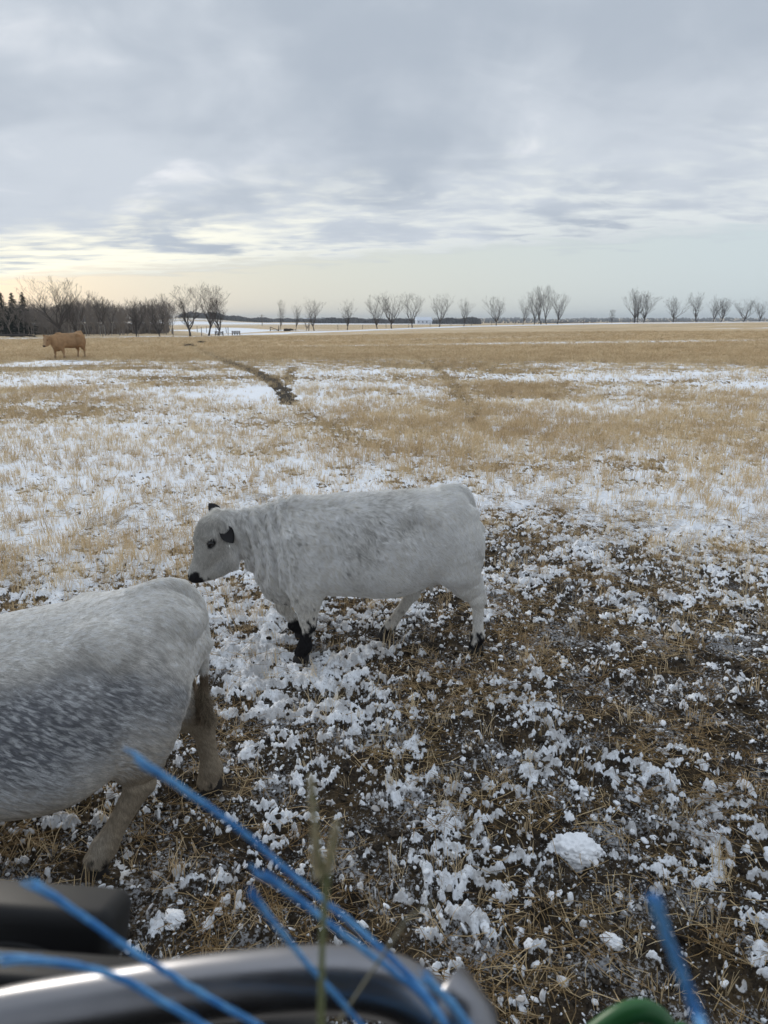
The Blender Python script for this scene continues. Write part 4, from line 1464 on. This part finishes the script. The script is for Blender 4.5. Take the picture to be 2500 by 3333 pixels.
def cow_white(label):
    root = empty('white_cow', (0.0, 4.75, 0), R(3.5), label=label, category='cow', group='white cows walking in the near field')
    f = Field((-1.48, -.42, -.02), (.82, .42, 1.28), .0105)
    hy = -.045
    torso(f)
    head(f, hy)
    hips(f)
    tail(f, [(.40, 0, 1.165), (.52, 0, 1.178), (.585, 0, 1.13), (.62, 0, 1.02), (.632, 0, .86), (.638, .005, .70), (.635, .01, .55), (.628, .012, .44)])
    leg_front(f, -.185, (-.58, .88), (-.545, .56), (-.535, .275), (-.563, .115), (-.585, .06), 1.08)
    leg_front(f, .165, (-.64, .88), (-.665, .54), (-.735, .290), (-.655, .125), (-.610, .085))
    leg_hind(f, -.150, (.44, .95), (.47, .62), (.650, .405), (.662, .125), (.642, .06))
    leg_hind(f, .140, (.38, .95), (.27, .60), (.215, .345), (.060, .110), (.020, .055))
    V, F = build_body(f)
    # soft folds on the neck and ribs
    N = vnormals(V, F)
    neck = ss(-V[:, 0], .55, .75) * (1 - ss(-V[:, 0], 1.0, 1.08)) * ss(V[:, 2], .5, .65)
    V = V + N * (neck * .013 * np.sin((V[:, 0] + .06 * np.sin(V[:, 2] * 7)) * 2 * np.pi / .085 + 2 * fbm3(V, 4, 2)))[:, None]
    V = V + N * (fbm3(V, 7, 3, .5, 3) * .004)[:, None]
    N = vnormals(V, F)
    # eye socket
    # colours
    x, y, z = V.T
    base = np.array([.83, .805, .75])
    c = np.repeat(base[None], len(V), 0)
    grey = ss(fbm3(V, 3.2, 3, .6, 12) + .30 * np.exp(-((x + .1) / .3) ** 2 - ((z - .95) / .2) ** 2) + .25 * np.exp(-((x + .85) / .25) ** 2 - ((z - .9) / .22) ** 2), .05, .5)
    c = c * (1 - .26 * grey[:, None]) * np.where(grey[:, None] > 0, np.array([.98, .99, 1.01]), 1)
    face = ss(-x, 1.0, 1.1) * (1 - .6 * ss(z, .98, 1.05)) * 0.44
    c *= (1 - face)[:, None]
    dirt = ss(.62 - z, 0, .3) * (.25 + .35 * fbm3(V, 5, 3, .5, 8))
    c = c * (1 - np.clip(dirt, 0, 1)[:, None]) + np.array([.33, .29, .24]) * np.clip(dirt, 0, 1)[:, None]
    black = np.zeros(len(V))
    sp = fbm3(V * np.array([1, 1, .55]), 26, 2, .5, 20)
    y = V[:, 1]
    for top_, solid, x0, x1, ys, g in ((.38, .205, -.75, -.40, -1, 1), (.24, .105, -.84, -.5, 1, 1), (.23, .085, .52, .8, -1, 1), (.16, .0, -.1, .25, 1, .5)):
        thr = np.clip((z - solid) / (top_ - solid), -1.2, 2)
        b_ = np.clip((sp * 1.5 + .60 - thr * 1.05) * 6, 0, 1) * (thr < 1.3)
        black = np.maximum(black, b_ * (x > x0) * (x < x1) * (y * ys > 0.02) * (g if g == 1 else (.3 + .7 * (sp > 0))))
    # muzzle
    mz = np.sqrt(((x + 1.322) / .105) ** 2 + ((z - .582) / .070) ** 2)
    black = np.maximum(black, np.clip((1.02 + 1.1 * sp - mz) * 5, 0, 1) * (x < -1.15))
    # eye ring
    ez = np.sqrt((((x + 1.165) * .55 + (z - .858) * .83) / .042) ** 2 + ((-(x + 1.165) * .83 + (z - .858) * .55) / .025) ** 2)
    black = np.maximum(black, np.clip((1.15 - ez) * 5, 0, 1))
    fine = np.clip((fbm3(V, 17, 2, .5, 44) - .42) * 9, 0, 1) * (z < .75) * (x > -.95) * .55
    black = np.maximum(black, fine)
    c = c * (1 - black[:, None]) + np.array([.020, .019, .021]) * black[:, None]
    coat = np.ones((len(V), 4)); coat[:, :3] = c
    me = mesh_from_arrays('body', V, F)
    coat_in = coat.copy(); coat_in[:, :3] *= .8  # skin colour darkened, painting in the depth between hairs
    attr(me, 'coat', 'FLOAT_COLOR', coat_in)
    cm = coat_material('white_coat')
    body = link('body', me, cm, root)
    # hair
    def dirf(P, n):
        x, y, z = P.T
        d = np.stack([np.full(len(P), .75), 0 * x, np.full(len(P), -.75)], 1)
        top = ss(z, 1.02, 1.13) * (x > -1.0)
        d = d * (1 - top[:, None]) + np.array([1, 0, -.05]) * top[:, None]
        leg = ss(.5 - z, 0, .1)
        d = d * (1 - leg[:, None]) + np.array([.15, 0, -1]) * leg[:, None]
        nk = ss(-x, .6, .8)
        d = d * (1 - nk[:, None]) + np.array([.30, 0, -1]) * nk[:, None]
        hd = ss(-x, 1.04, 1.12)
        d = d * (1 - hd[:, None]) + np.array([-.25, 0, -1.0]) * hd[:, None]
        rump = ss(x, .35, .6)
        d = d * (1 - rump[:, None]) + np.array([.35, 0, -1.0]) * rump[:, None]
        return d

    def wave(P):
        x, y, z = P.T
        curl = np.exp(-((x + .15) / .35) ** 2 - ((z - .95) / .22) ** 2) + .6 * np.exp(-((x + .75) / .3) ** 2) + .9 * ss(-x, 1.05, 1.15) * ss(z, .75, .9)
        return (.35 + 1.3 * curl) * (fbm3(P * np.array([1.0, .6, 2.0]), 13, 2, .5, 60) * 2.4 + fbm3(P, 30, 1, .5, 61) * .8) + .35 * fbm3(P, 2.2, 2, .5, 62)

    def lenf(P):
        x, y, z = P.T
        L = .029 + .015 * np.exp(-((x + .15) / .45) ** 2 - ((z - 1.0) / .25) ** 2) + .010 * ss(-x, .6, .8)
        L = L * (1 - .42 * ss(.5 - z, 0, .15))
        f_ = ss(-x, 1.0, 1.10)
        L = L * (1 - f_) + f_ * (.015 + .016 * ss(z, .84, .98))
        L = np.where((x < -1.20) & (z < .68), .008, L)
        e = np.hypot(x + 1.165, z - .858)
        L = L * (.25 + .75 * ss(e, .02, .045))
        return L * (1 - (z < .06))

    def colf(P, c0, r):
        x, y, z = P.T
        k = r.normal(1.10, .17, len(P))
        cl = fbm3(P * np.array([1.2, 1, .5]), 62, 2, .6, 70)
        amt = .22 + 1.1 * (np.exp(-((x + .15) / .4) ** 2 - ((z - .95) / .25) ** 2) + .7 * np.exp(-((x + .8) / .3) ** 2))
        k = k * (1 + amt * np.minimum(cl, .2) * 1.15)
        return np.clip(c0 * np.clip(k, .35, 1.7)[:, None], 0, .85)
    hm = coat_material('white_hair', .75)
    hair_object('coat_hair', V, F, coat, dirf, lenf, wave, 270000, 6, .0008, hm, body, colf, .30)
    # long fringe along the crest and back
    def crest(P):
        return (ss(P[:, 2], 1.0, 1.05) * (P[:, 0] < .62) * (np.abs(P[:, 1]) < .12)) * np.where(P[:, 0] < -.3, 1.0, .25) + 1e-9

    def lencr(P):
        return np.where(P[:, 2] > .98, .038, 0)
    hair_object('crest_hair', V, F, coat, dirf, lencr, lambda P: 1.8 * fbm3(P, 15, 2), 9000, 6, .0007, hm, body, colf, .95, crest)
    # parts
    hoofm, _, _ = material('black_hoof', (.018, .016, .015), .55, spec=.4)
    hme = hoof_mesh('hoof')
    put_hoof(root, hoofm, -.588, -.185, -.012, me=hme)
    put_hoof(root, hoofm, -.585, .165, .022, R(-42), me=hme)
    put_hoof(root, hoofm, .648, -.150, -.008, me=hme)
    put_hoof(root, hoofm, .012, .140, -.004, R(-6), me=hme)
    em, w, b = material('black_ear', (.017, .016, .017), .85)
    ears(root, hy, em)
    eye, _, _ = material('dark_eye', (.006, .005, .005), .12, spec=.6)
    for s in (-1, 1):
        o = link('eye', ellipsoid('eye', (.024, .013, .021)), eye, root)
        o.location = (-1.167, hy + s * .100, .856)
    nm, _, _ = material('nostril_skin', (.008, .007, .008), .5)
    for s in (-1, 1):
        o = link('nostril', ellipsoid('nostril', (.010, .008, .014)), nm, root)
        o.location = (-1.340, hy - .018 + s * .030, .612)
    tg, _, _ = material('pale_ear_tag', (.75, .75, .70), .4)
    s_ = Soup()
    v, F2 = tube([(-1.034, hy - .192, .878), (-1.030, hy - .196, .852)], [.002, .004], 4)
    link('ear_tag', mesh_from_arrays('ear_tag', v, F2), tg, root)
    return root


def face_parts(root, hy, em, hoofm, hooves, eye_col=(.006, .005, .005)):
    hme = bpy.data.meshes.get('hoof') or hoof_mesh('hoof')
    if hme.materials and hme.materials[0] != hoofm:
        hme = hme.copy(); hme.materials.clear()
    for (x, y, z, t) in hooves:
        put_hoof(root, hoofm, x, y, z, R(t), me=hme)
    ears(root, hy, em)
    eye = bpy.data.materials.get('dark_eye')
    for s in (-1, 1):
        o = link('eye', ellipsoid('eye', (.024, .013, .021)), eye, root)
        o.location = (-1.167, hy + s * .100, .856)
    for s in (-1, 1):
        o = link('nostril', ellipsoid('nostril', (.010, .008, .014)), bpy.data.materials.get('nostril_skin'), root)
        o.location = (-1.340, hy - .018 + s * .030, .612)


def cow_roan(label):
    yaw = R(25)
    root = empty('white_cow', (-1.425, 2.665, 0), yaw, label=label, category='cow', group='white cows walking in the near field')
    root.scale = (1.0,) * 3
    f = Field((-1.48, -.45, -.02), (.86, .45, 1.30), .010)
    hy = -.045
    torso(f, 1.12, .09); head(f, hy); hips(f, 1.5)
    f.sweep([(.36, 0, 1.06, .10, .20), (.50, 0, 1.065, .115, .16), (.585, 0, 1.02, .095, .125)], 6, .05)
    tail(f, [(.38, 0, 1.165), (.50, 0, 1.195), (.60, 0, 1.175), (.665, .0, 1.08), (.680, .01, .90), (.668, .03, .72), (.665, .055, .58), (.672, .065, .50)])
    leg_front(f, -.185, (-.58, .88), (-.60, .56), (-.70, .30), (-.70, .125), (-.725, .06))
    leg_front(f, .165, (-.60, .88), (-.52, .55), (-.46, .29), (-.38, .125), (-.36, .065))
    leg_hind(f, -.175, (.37, .93), (.30, .60), (.335, .375), (.165, .115), (.125, .055), 1.22)
    leg_hind(f, .165, (.41, .93), (.44, .60), (.665, .385), (.690, .125), (.672, .06), 1.22)
    V, F = build_body(f)
    N = vnormals(V, F)
    V = V + N * (fbm3(V, 6, 3, .5, 33) * .005)[:, None]
    N = vnormals(V, F)
    x, y, z = V.T
    white = np.array([.76, .735, .69]); dark = np.array([.215, .222, .24])
    nz = fbm3(V, 3.0, 3, .55, 77)
    m = ss(.58 - x + .35 * nz, -.02, .46) * ss(1.13 - z + .16 * nz, -.02, .26) * ss(z + .15 * nz - .40, 0, .34)
    m = np.clip(m, 0, 1)
    m = np.maximum(m, .65 * ss(nz, .05, .4) * ss(z, .62, .8) * (x < .55) * (z < 1.02))
    m = m * (1 - ss(-x, .9, 1.05) * .7)
    c = white * (1 - m[:, None]) + dark * m[:, None]
    dirt = ss(.66 - z, 0, .30) * (.78 + .4 * fbm3(V, 5, 3, .5, 8)) + .35 * ss(.78 - z, 0, .2) * ss(x, .1, .3)
    dirt = np.clip(dirt, 0, .95)[:, None]
    c = c * (1 - dirt) + np.array([.31, .255, .185]) * dirt
    sp = fbm3(V * np.array([1, 1, .6]), 40, 2, .5, 20)
    bl = np.clip((sp * 1.2 + .35 - z / .16) * 6, 0, 1)
    mz = np.sqrt(((x + 1.325) / .095) ** 2 + ((z - .588) / .066) ** 2)
    bl = np.maximum(bl, np.clip((1.02 - mz) * 6, 0, 1) * (x < -1.15))
    c = c * (1 - bl[:, None]) + np.array([.022, .020, .02]) * bl[:, None]
    tl = ((x > .62) & (z < .74) & (z > .42))[:, None]
    c = np.where(tl, np.array([.20, .155, .11]), c)
    coat = np.ones((len(V), 4)); coat[:, :3] = c
    me = mesh_from_arrays('body', V, F)
    ci = coat.copy(); ci[:, :3] *= .75  # darker skin stands in for shade down inside the coat
    attr(me, 'coat', 'FLOAT_COLOR', ci)
    body = link('body', me, bpy.data.materials['white_coat'], root)

    def dirf(P, n):
        x, y, z = P.T
        d = np.stack([np.full(len(P), .85), 0 * x, np.full(len(P), -.62)], 1)
        top = ss(z, 1.02, 1.12)
        d = d * (1 - top[:, None]) + np.array([1, 0, -.05]) * top[:, None]
        leg = ss(.52 - z, 0, .1)
        d = d * (1 - leg[:, None]) + np.array([.15, 0, -1]) * leg[:, None]
        rump = ss(x, .35, .6)
        d = d * (1 - rump[:, None]) + np.array([.35, 0, -1.0]) * rump[:, None]
        hd = ss(-x, 1.04, 1.12)
        return d * (1 - hd[:, None]) + np.array([-.25, 0, -1.0]) * hd[:, None]

    def wave(P):
        return .40 * fbm3(P, 3.0, 3, .5, 62) + .35 * fbm3(P, 22, 1, .5, 61)

    def lenf(P):
        x, y, z = P.T
        L = .023 + .003 * ss(x, .3, .5)
        L = L * (1 - .25 * ss(.5 - z, 0, .15))
        L = np.where(x < -1.05, .013, L)
        return L * (1 - (z < .055))

    def colf(P, c0, r):
        x, y, z = P.T
        # white flecks among the dark hair, drawn out along the coat
        Q = np.stack([x * .62 + z * .78, y * 1.0, (x * .78 - z * .62) * .30], 1)
        fl = fbm3(Q, 98, 1, .6, 95) + r.normal(0, .10, len(P)) + .12 * fbm3(P, 7, 2, .5, 96)
        lum = c0.mean(1)
        isd = ss(.58 - lum, 0, .22) * ss(z, .42, .60) * (x < .6)
        k = .88 * ss(fl, -.05, .13)[:, None] * isd[:, None]
        c = c0 * (1 - k) + np.array([.56, .57, .58]) * k
        g = np.clip(r.normal(1.08, .16, len(P)) * (1 + .5 * fbm3(Q, 60, 2, .6, 97)), .45, 1.5)
        return np.clip(c * g[:, None], 0, .85)
    vis = lambda P: np.where(P[:, 0] > -.75, 1.0, .12)
    hm = bpy.data.materials['white_hair']
    hair_object('coat_hair', V, F, coat, dirf, lenf, wave, 420000, 5, .00078, hm, body, colf, .24, vis)
    # switch of the tail: long tangled brown hair
    r = np.random.default_rng(5)
    n = 1500
    t0 = r.uniform(0, 1, n)
    p0 = np.stack([.655 + .02 * t0, .04 + .025 * t0, .68 - .19 * t0], 1) + r.normal(0, .006, (n, 3))
    dd = np.stack([r.normal(.18, .30, n), r.normal(.05, .28, n), -np.ones(n)], 1); dd /= np.linalg.norm(dd, axis=1)[:, None]
    L = r.uniform(.03, .09, n)
    pts = np.zeros((n, 8, 3))
    ph = r.uniform(0, 6.28, (n, 3))
    for k in range(8):
        s_ = k / 7
        pts[:, k] = p0 + dd * (L * s_)[:, None] + (.012 * s_ * np.sin(ph + s_ * 7)) + np.array([0, 0, -.02]) * s_ * s_
    hc = bpy.data.hair_curves.new('tail_switch'); hc.add_curves([8] * n)
    hc.position_data.foreach_set('vector', pts.astype(np.float32).ravel())
    ra = hc.attributes.get('radius') or hc.attributes.new('radius', 'FLOAT', 'POINT')
    ra.data.foreach_set('value', (np.full((n, 1), .0008) * np.linspace(1, .4, 8)[None]).astype(np.float32).ravel())
    ca = hc.attributes.new('coat', 'FLOAT_COLOR', 'CURVE')
    c = np.ones((n, 4)); c[:, :3] = np.array([.22, .18, .13]) * r.uniform(.4, 1.7, n)[:, None]
    ca.data.foreach_set('color', c.astype(np.float32).ravel())
    hc.materials.append(hm)
    o = bpy.data.objects.new('tail_switch', hc); col.objects.link(o); o.parent = root
    face_parts(root, hy, bpy.data.materials['black_ear'], bpy.data.materials['black_hoof'],
               [(-.728, -.185, -.006, 0), (-.355, .165, 0, 0), (.120, -.175, -.010, -8), (.680, .165, -.006, 8)])


def cow_tan(label):
    x0, y0 = at_dist(218, 38.0)[:2]
    r = ground_at(222, 1168)
    x0, y0 = r
    D = math.hypot(x0, y0)
    k = 1.2
    z0 = float(ground_z(x0, y0)[0][0])
    yaw = R(52)
    root = empty('tan_cow', (x0 + .25, y0, z0), yaw, label=label, category='cow')
    root.scale = (k,) * 3
    f = Field((-1.5, -.45, -.02), (.84, .45, 1.30), .017)
    hy = -.06
    torso(f, .95, -.05); hips(f, 1.6)
    f.sweep([(-.62, 0, 1.10, .07, .06), (-.45, 0, 1.11, .06, .05)], 4, .06)
    f.sweep([(.36, 0, 1.17, .06, .12), (.52, 0, 1.19, .05, .08)], 4, .05)
    f.sweep([(-.05, 0, 1.30, .12, .30), (.12, 0, 1.30, .12, .30)], 4, .08, sub=True)
    head(f, hy)
    tail(f, [(.36, 0, 1.155), (.48, 0, 1.185), (.575, 0, 1.15), (.625, 0, 1.03), (.645, .0, .86), (.650, .0, .70), (.655, .0, .55), (.655, .0, .40)])
    leg_front(f, -.190, (-.58, .88), (-.56, .56), (-.50, .30), (-.48, .125), (-.50, .06))
    leg_front(f, .185, (-.60, .88), (-.64, .55), (-.70, .30), (-.70, .125), (-.72, .06))
    leg_hind(f, -.150, (.42, .93), (.40, .60), (.53, .385), (.52, .125), (.50, .06))
    leg_hind(f, .150, (.36, .93), (.30, .60), (.40, .385), (.36, .125), (.33, .06))
    V, F = build_body(f)
    x, y, z = V.T
    c = np.repeat(np.array([[.35, .215, .115]]), len(V), 0) * (1 + .55 * fbm3(V, 5, 4, .6, 9))[:, None]
    pale = np.clip(ss(.42 - z, 0, .2) * .6 + .5 * ss(-x, 1.15, 1.3), 0, 1)[:, None]
    c = c * (1 - pale) + np.array([.46, .34, .22]) * pale
    mz = np.sqrt(((x + 1.325) / .075) ** 2 + ((z - .588) / .055) ** 2)
    bl = (np.clip((1.0 - mz) * 5, 0, 1) + np.clip((.16 - z) * 9, 0, .8))[:, None]
    bl = np.clip(bl, 0, 1)
    c = c * (1 - bl) + np.array([.07, .05, .04]) * bl
    coat = np.ones((len(V), 4)); coat[:, :3] = np.clip(c, 0, 1)
    me = mesh_from_arrays('body', V, F)
    attr(me, 'coat', 'FLOAT_COLOR', coat)
    link('body', me, coat_material('tan_coat', .9), root)
    te, _, _ = material('tan_ear', (.30, .17, .08), .9)
    th, _, _ = material('brown_hoof', (.06, .045, .035), .7)
    face_parts(root, hy, te, th, [(-.505, -.19, -.01, 0), (-.725, .185, -.01, 0), (.495, -.15, -.01, 0), (.325, .15, -.01, 0)])
    for o in root.children:
        if o.name.startswith('ear'):
            o.data = o.data.copy(); o.data.materials.clear(); o.data.materials.append(te)


cow_white('white cow with black ears and black feet seen whole, sniffing the rump ahead')
cow_roan('grey-flecked white cow with a dirty brown tail switch, cut off by the left edge')
cow_tan('tan cow standing far off in the snowy stubble before the wood')

# ------------------------------------------------------------------ tractor and twine close to the camera
def near_pt(px, py, d):
    r = pix_ray(px, py)
    fwd = np.array([0, math.cos(PITCH), -math.sin(PITCH)])
    return np.array([0, 0, CAM_H]) + r * (d / float(r @ fwd))


def near_tube(name, pix, d, rad, mat, parent, sides=20, n=40, down=None, **props):
    pts = [near_pt(a, b, d if not isinstance(d, (list, tuple)) else d[i]) for i, (a, b) in enumerate(pix)]
    if down:
        pts = [np.array(q) for q in down[0]] + pts + [np.array(q) for q in down[1]]
    C = catmull(np.array(pts), n)
    V, F = tube(C, [rad] * n, sides, False)
    o = link(name, mesh_from_arrays(name, V, F[:, ::-1]), mat, None, **props)
    if parent is not None:
        o.parent = parent
        o.matrix_parent_inverse = parent.matrix_world.inverted()
    return o


def build_near():
    root = empty('tractor', (0, 0, 0), 0, label='tractor around the camera, with glossy black rail, square black work light and green tube', category='tractor')
    gloss, w, b = material('glossy_black_metal', (.25, .25, .265), .3, 1.0, .5)
    geo = w.new('ShaderNodeNewGeometry').outputs['Position']
    w.l.new(w.m('ADD', .22, w.m('MULTIPLY', w.noise(geo, 30, 4, .6), .25)), b.inputs['Roughness'])
    black, w, b = material('matte_black_plastic', (.013, .013, .014), .55)
    body_m, _, _ = material('unseen_cab_dark', (.012, .012, .013), .5)
    green, w, b = material('green_paint', (.022, .115, .030), .38, 0, .4)
    w.l.new(w.mix(w.step(w.noise(geo if False else w.new('ShaderNodeNewGeometry').outputs['Position'], 90, 3, .7), .66, .72), (.022, .115, .030), (.25, .27, .24)), b.inputs['Base Color'])
    e0 = near_pt(1520, 3560, .50); s0 = near_pt(-420, 3520, .52)
    near_tube('guard_rail', [(-250, 3400), (0, 3328), (250, 3282), (600, 3228), (950, 3192), (1150, 3192), (1300, 3226), (1400, 3310), (1455, 3430)], .50, .0215, gloss, root, 28, 70,
              down=([(s0[0], s0[1] - .2, s0[2] - .35), tuple(s0)], [tuple(e0), (e0[0], e0[1] - .05, e0[2] - .9)]))
    near_tube('inner_rail', [(-250, 3470), (0, 3400), (300, 3365), (700, 3350), (1000, 3370), (1120, 3420)], .54, .012, black, root, 16, 40)
    g0 = near_pt(1800, 3520, .6); g1 = near_pt(2215, 3520, .6)
    near_tube('green_tube', [(1880, 3420), (1960, 3350), (2035, 3302), (2100, 3292), (2150, 3320), (2180, 3372), (2200, 3440)], .60, .0092, green, root, 20, 50,
              down=([(g0[0] - .1, g0[1], g0[2] - .5), tuple(g0)], [tuple(g1), (g1[0], g1[1], g1[2] - .6)]))
    # work light
    import bmesh
    c = near_pt(105, 3020, .70)
    rot = Matrix.Rotation(-PITCH - R(8), 4, 'X') @ Matrix.Rotation(R(4), 4, 'Y')

    def rbox(name, sx, sy, sz, bev, mat, loc, parent):
        bm = bmesh.new(); bmesh.ops.create_cube(bm, size=1)
        for v in bm.verts:
            v.co = Vector((v.co.x * sx, v.co.y * sy, v.co.z * sz))
        bmesh.ops.bevel(bm, geom=bm.edges[:], offset=bev, segments=4, affect='EDGES', profile=.5)
        me = bpy.data.meshes.new(name); bm.to_mesh(me); bm.free()
        for p in me.polygons:
            p.use_smooth = True
        o = link(name, me, mat, parent)
        o.matrix_local = Matrix.Translation(Vector(loc)) @ rot
        return o
    hs = rbox('work_light', .176, .075, .066, .016, black, c, root)
    rim = Soup()
    for rr_, y, th in ((.052, 0, .004), (.044, -.004, .003), (.036, -.007, .003)):
        a = np.linspace(0, 2 * np.pi, 40)
        P = np.stack([np.cos(a) * rr_ * 1.5, np.full(40, y), np.sin(a) * rr_], 1)
        v, f = tube(P, [th] * 40, 8, False); rim.add(v, f)
    lr = link('lens_rim', rim.mesh('lens_rim'), black, hs); lr.location = (0, -.037, -.052)
    grey, _, _ = material('dusty_lens', (.05, .047, .04), .35)
    ln = link('lens', ellipsoid('lens', (.075, .012, .050), 24), grey, hs); ln.location = (0, -.03, -.052)
    br = rbox('light_bracket', .21, .05, .03, .008, black, near_pt(40, 3190, .58), root)
    # unseen cab block, wall, roof and seat, added to darken the rail's reflections
    bm = bmesh.new(); bmesh.ops.create_cube(bm, size=1)
    for v in bm.verts:
        v.co = Vector((v.co.x * 1.9, -0.80 + v.co.y * 1.7, 1.35 + v.co.z * 1.1))
    bmesh.ops.bevel(bm, geom=bm.edges[:], offset=.08, segments=3, affect='EDGES')
    me = bpy.data.meshes.new('unseen_cab_body'); bm.to_mesh(me); bm.free()
    link('unseen_cab_body', me, body_m, root)
    for nm, sx, sy, sz, cx, cy, cz in (('cab_rear_wall', 1.7, .1, 2.0, 0, -1.55, 2.2), ('unseen_cab_roof', 1.7, 1.9, .08, 0, -.62, 3.02), ('unseen_cab_seat', .9, .5, 1.0, 0, -.75, 2.0)):
        v, f = box_arrays(sx, sy, sz, -sz / 2)
        link(nm, mesh_from_arrays(nm, v + np.array([cx, cy, cz]), f, False), body_m, root)

    # blue twine
    tw, w, b = material('blue_twine', (.05, .25, .68), .55, 0, .4)
    geo = w.new('ShaderNodeNewGeometry').outputs['Position']
    w.l.new(w.mix(w.step(w.noise(geo, 45, 3, .6), .35, .65), (.06, .27, .64), (.20, .52, .90)), b.inputs['Base Color'])
    rd = np.random.default_rng(21)

    def twine(pix, d, wpx, label, tail_pts=()):
        n = len(pix)
        ds = d if isinstance(d, (list, tuple)) else [d] * n
        pts = [near_pt(a, b_, q) for (a, b_), q in zip(pix, ds)] + [np.array(t) for t in tail_pts]
        C = catmull(np.array(pts), 90)
        C = C + np.cumsum(rd.normal(0, .00012, C.shape), 0)
        r = wpx * .34 / 2311 * float(np.mean(ds))
        s = Soup()
        T = np.gradient(C, axis=0); T /= np.linalg.norm(T, axis=1)[:, None]
        S = np.cross(T, [0, 0, 1.0]); S /= np.linalg.norm(S, axis=1)[:, None]
        U = np.cross(S, T)
        k = np.arange(90)
        for i in range(5):
            ph = i * 2 * np.pi / 5 + k * .16
            off = r * .62 * (np.cos(ph)[:, None] * S + .8 * np.sin(ph)[:, None] * U)
            start = int(rd.integers(0, 5))
            spread = 1 + 1.3 * np.exp(-(k - start) / 5.0)
            P = (C + off * spread[:, None])[start:]
            v, f = tube(P, np.full(len(P), r * .46), 5, False); s.add(v, f)
        for q in range(260):
            i = int(rd.integers(0, 88)); a = rd.normal(0, 1, 3); a /= np.linalg.norm(a)
            L = r * rd.uniform(.8, 2.4)
            p0 = C[i] + a * r * .6
            p1 = p0 + (a * .7 + T[i] * rd.normal(0, 1)) * L
            v, f = tube([p0, (p0 + p1) / 2 + a * L * .15, p1], [r * .05, r * .045, r * .03], 3, False); s.add(v, f)
        o = link('twine', s.mesh('twine'), tw, None, label=label, category='twine', group='frayed blue baler twine ends')
        return o
    knot = [tuple(near_pt(1500, 3470, .46)), tuple(near_pt(1520, 3540, .50))]
    twine([(400, 2440), (600, 2575), (800, 2718), (950, 2850), (1150, 3010), (1300, 3140), (1400, 3250), (1470, 3370)], [.44] * 8, 29,
          'longest blue twine end, starting under the belly of the flecked cow', knot)
    twine([(812, 2818), (950, 2915), (1100, 3035), (1250, 3150), (1370, 3255), (1460, 3370)], .43, 31, 'blue twine end whose tip lies left of the grass head, above its shorter neighbour', knot)
    twine([(805, 2890), (880, 2985), (1000, 3130), (1100, 3240), (1190, 3345), (1290, 3430)], .42, 27, 'blue twine end just below the middle one, crossing the glossy rail', knot)
    twine([(75, 2862), (250, 2968), (450, 3108), (650, 3230), (850, 3345), (1000, 3440)], .43, 31, 'blue twine end lying across the black work light', knot)
    twine([(-60, 3122), (150, 3128), (350, 3172), (540, 3265), (680, 3350), (800, 3440)], .41, 34, 'blue twine strand curving in low from the left over the rail', knot)
    twine([(1372, 3165), (1440, 3235), (1510, 3315), (1560, 3410)], .42, 36, 'short blue twine end at the bend of the glossy rail', knot)
    twine([(2120, 2900), (2165, 3030), (2215, 3170), (2262, 3290), (2285, 3390)], .30, 50, 'thick blurred blue twine end at the right, above the green tube', [tuple(near_pt(2270, 3500, .45)), tuple(near_pt(2215, 3540, .58))])
    # grass stalk
    st, _, _ = material('green_stalk', (.26, .28, .13), .6)
    hd, _, _ = material('tan_grass_head', (.62, .55, .36), .8)
    groot = empty('grass_stalk', tuple(near_pt(1046, 3440, .40)), 0, label='stalk of dry grass with two seed heads sticking up in front of the rail', category='grass stalk')
    gi = np.array(groot.location)

    def gl(name, V, F, m):
        return link(name, mesh_from_arrays(name, V - gi, F), m, groot)
    V, F = tube(catmull(np.array([near_pt(1046, 3440, .40), near_pt(1046, 3250, .40), near_pt(1050, 3050, .40), near_pt(1058, 2900, .40), near_pt(1040, 2780, .40), near_pt(1014, 2540, .40)]), 30), np.linspace(.0022, .0008, 30), 8, False)
    gl('stem', V, F, st)
    V, F = tube(catmull(np.array([near_pt(1052, 3000, .40), near_pt(1068, 2860, .40), near_pt(1094, 2690, .40)]), 16), np.linspace(.0018, .0008, 16), 8, False)
    gl('stem', V, F, st)
    for a, b_, nn in (((1036, 2870), (1011, 2525), 210), ((1062, 2850), (1096, 2680), 110)):
        A = near_pt(*a, .40); B = near_pt(*b_, .40); s = Soup()
        ax = (B - A) / np.linalg.norm(B - A)
        for i in range(nn):
            t = rd.uniform(0, 1); p = A + (B - A) * t
            q = rd.normal(0, 1, 3); q -= ax * (q @ ax); q /= np.linalg.norm(q)
            L = .0048 * (1 - .45 * t)
            tip = p + q * L * .62 + ax * L
            v, f = tube([p, (p + tip) / 2 + q * .0004, tip], [.0003, .0009, .0002], 4, False); s.add(v, f)
        V, F = s.arrays()
        gl('seed_head', V, F, hd)
    V, F = tube(catmull(np.array([near_pt(1100, 3330, .42), near_pt(1280, 3060, .42), near_pt(1330, 2990, .42), near_pt(1410, 2940, .42)]), 20), np.linspace(.0010, .0006, 20), 5, False)
    lf, _, _ = material('dry_leaf', (.30, .28, .20), .8)
    gl('leaf', V, F, lf)


build_near()
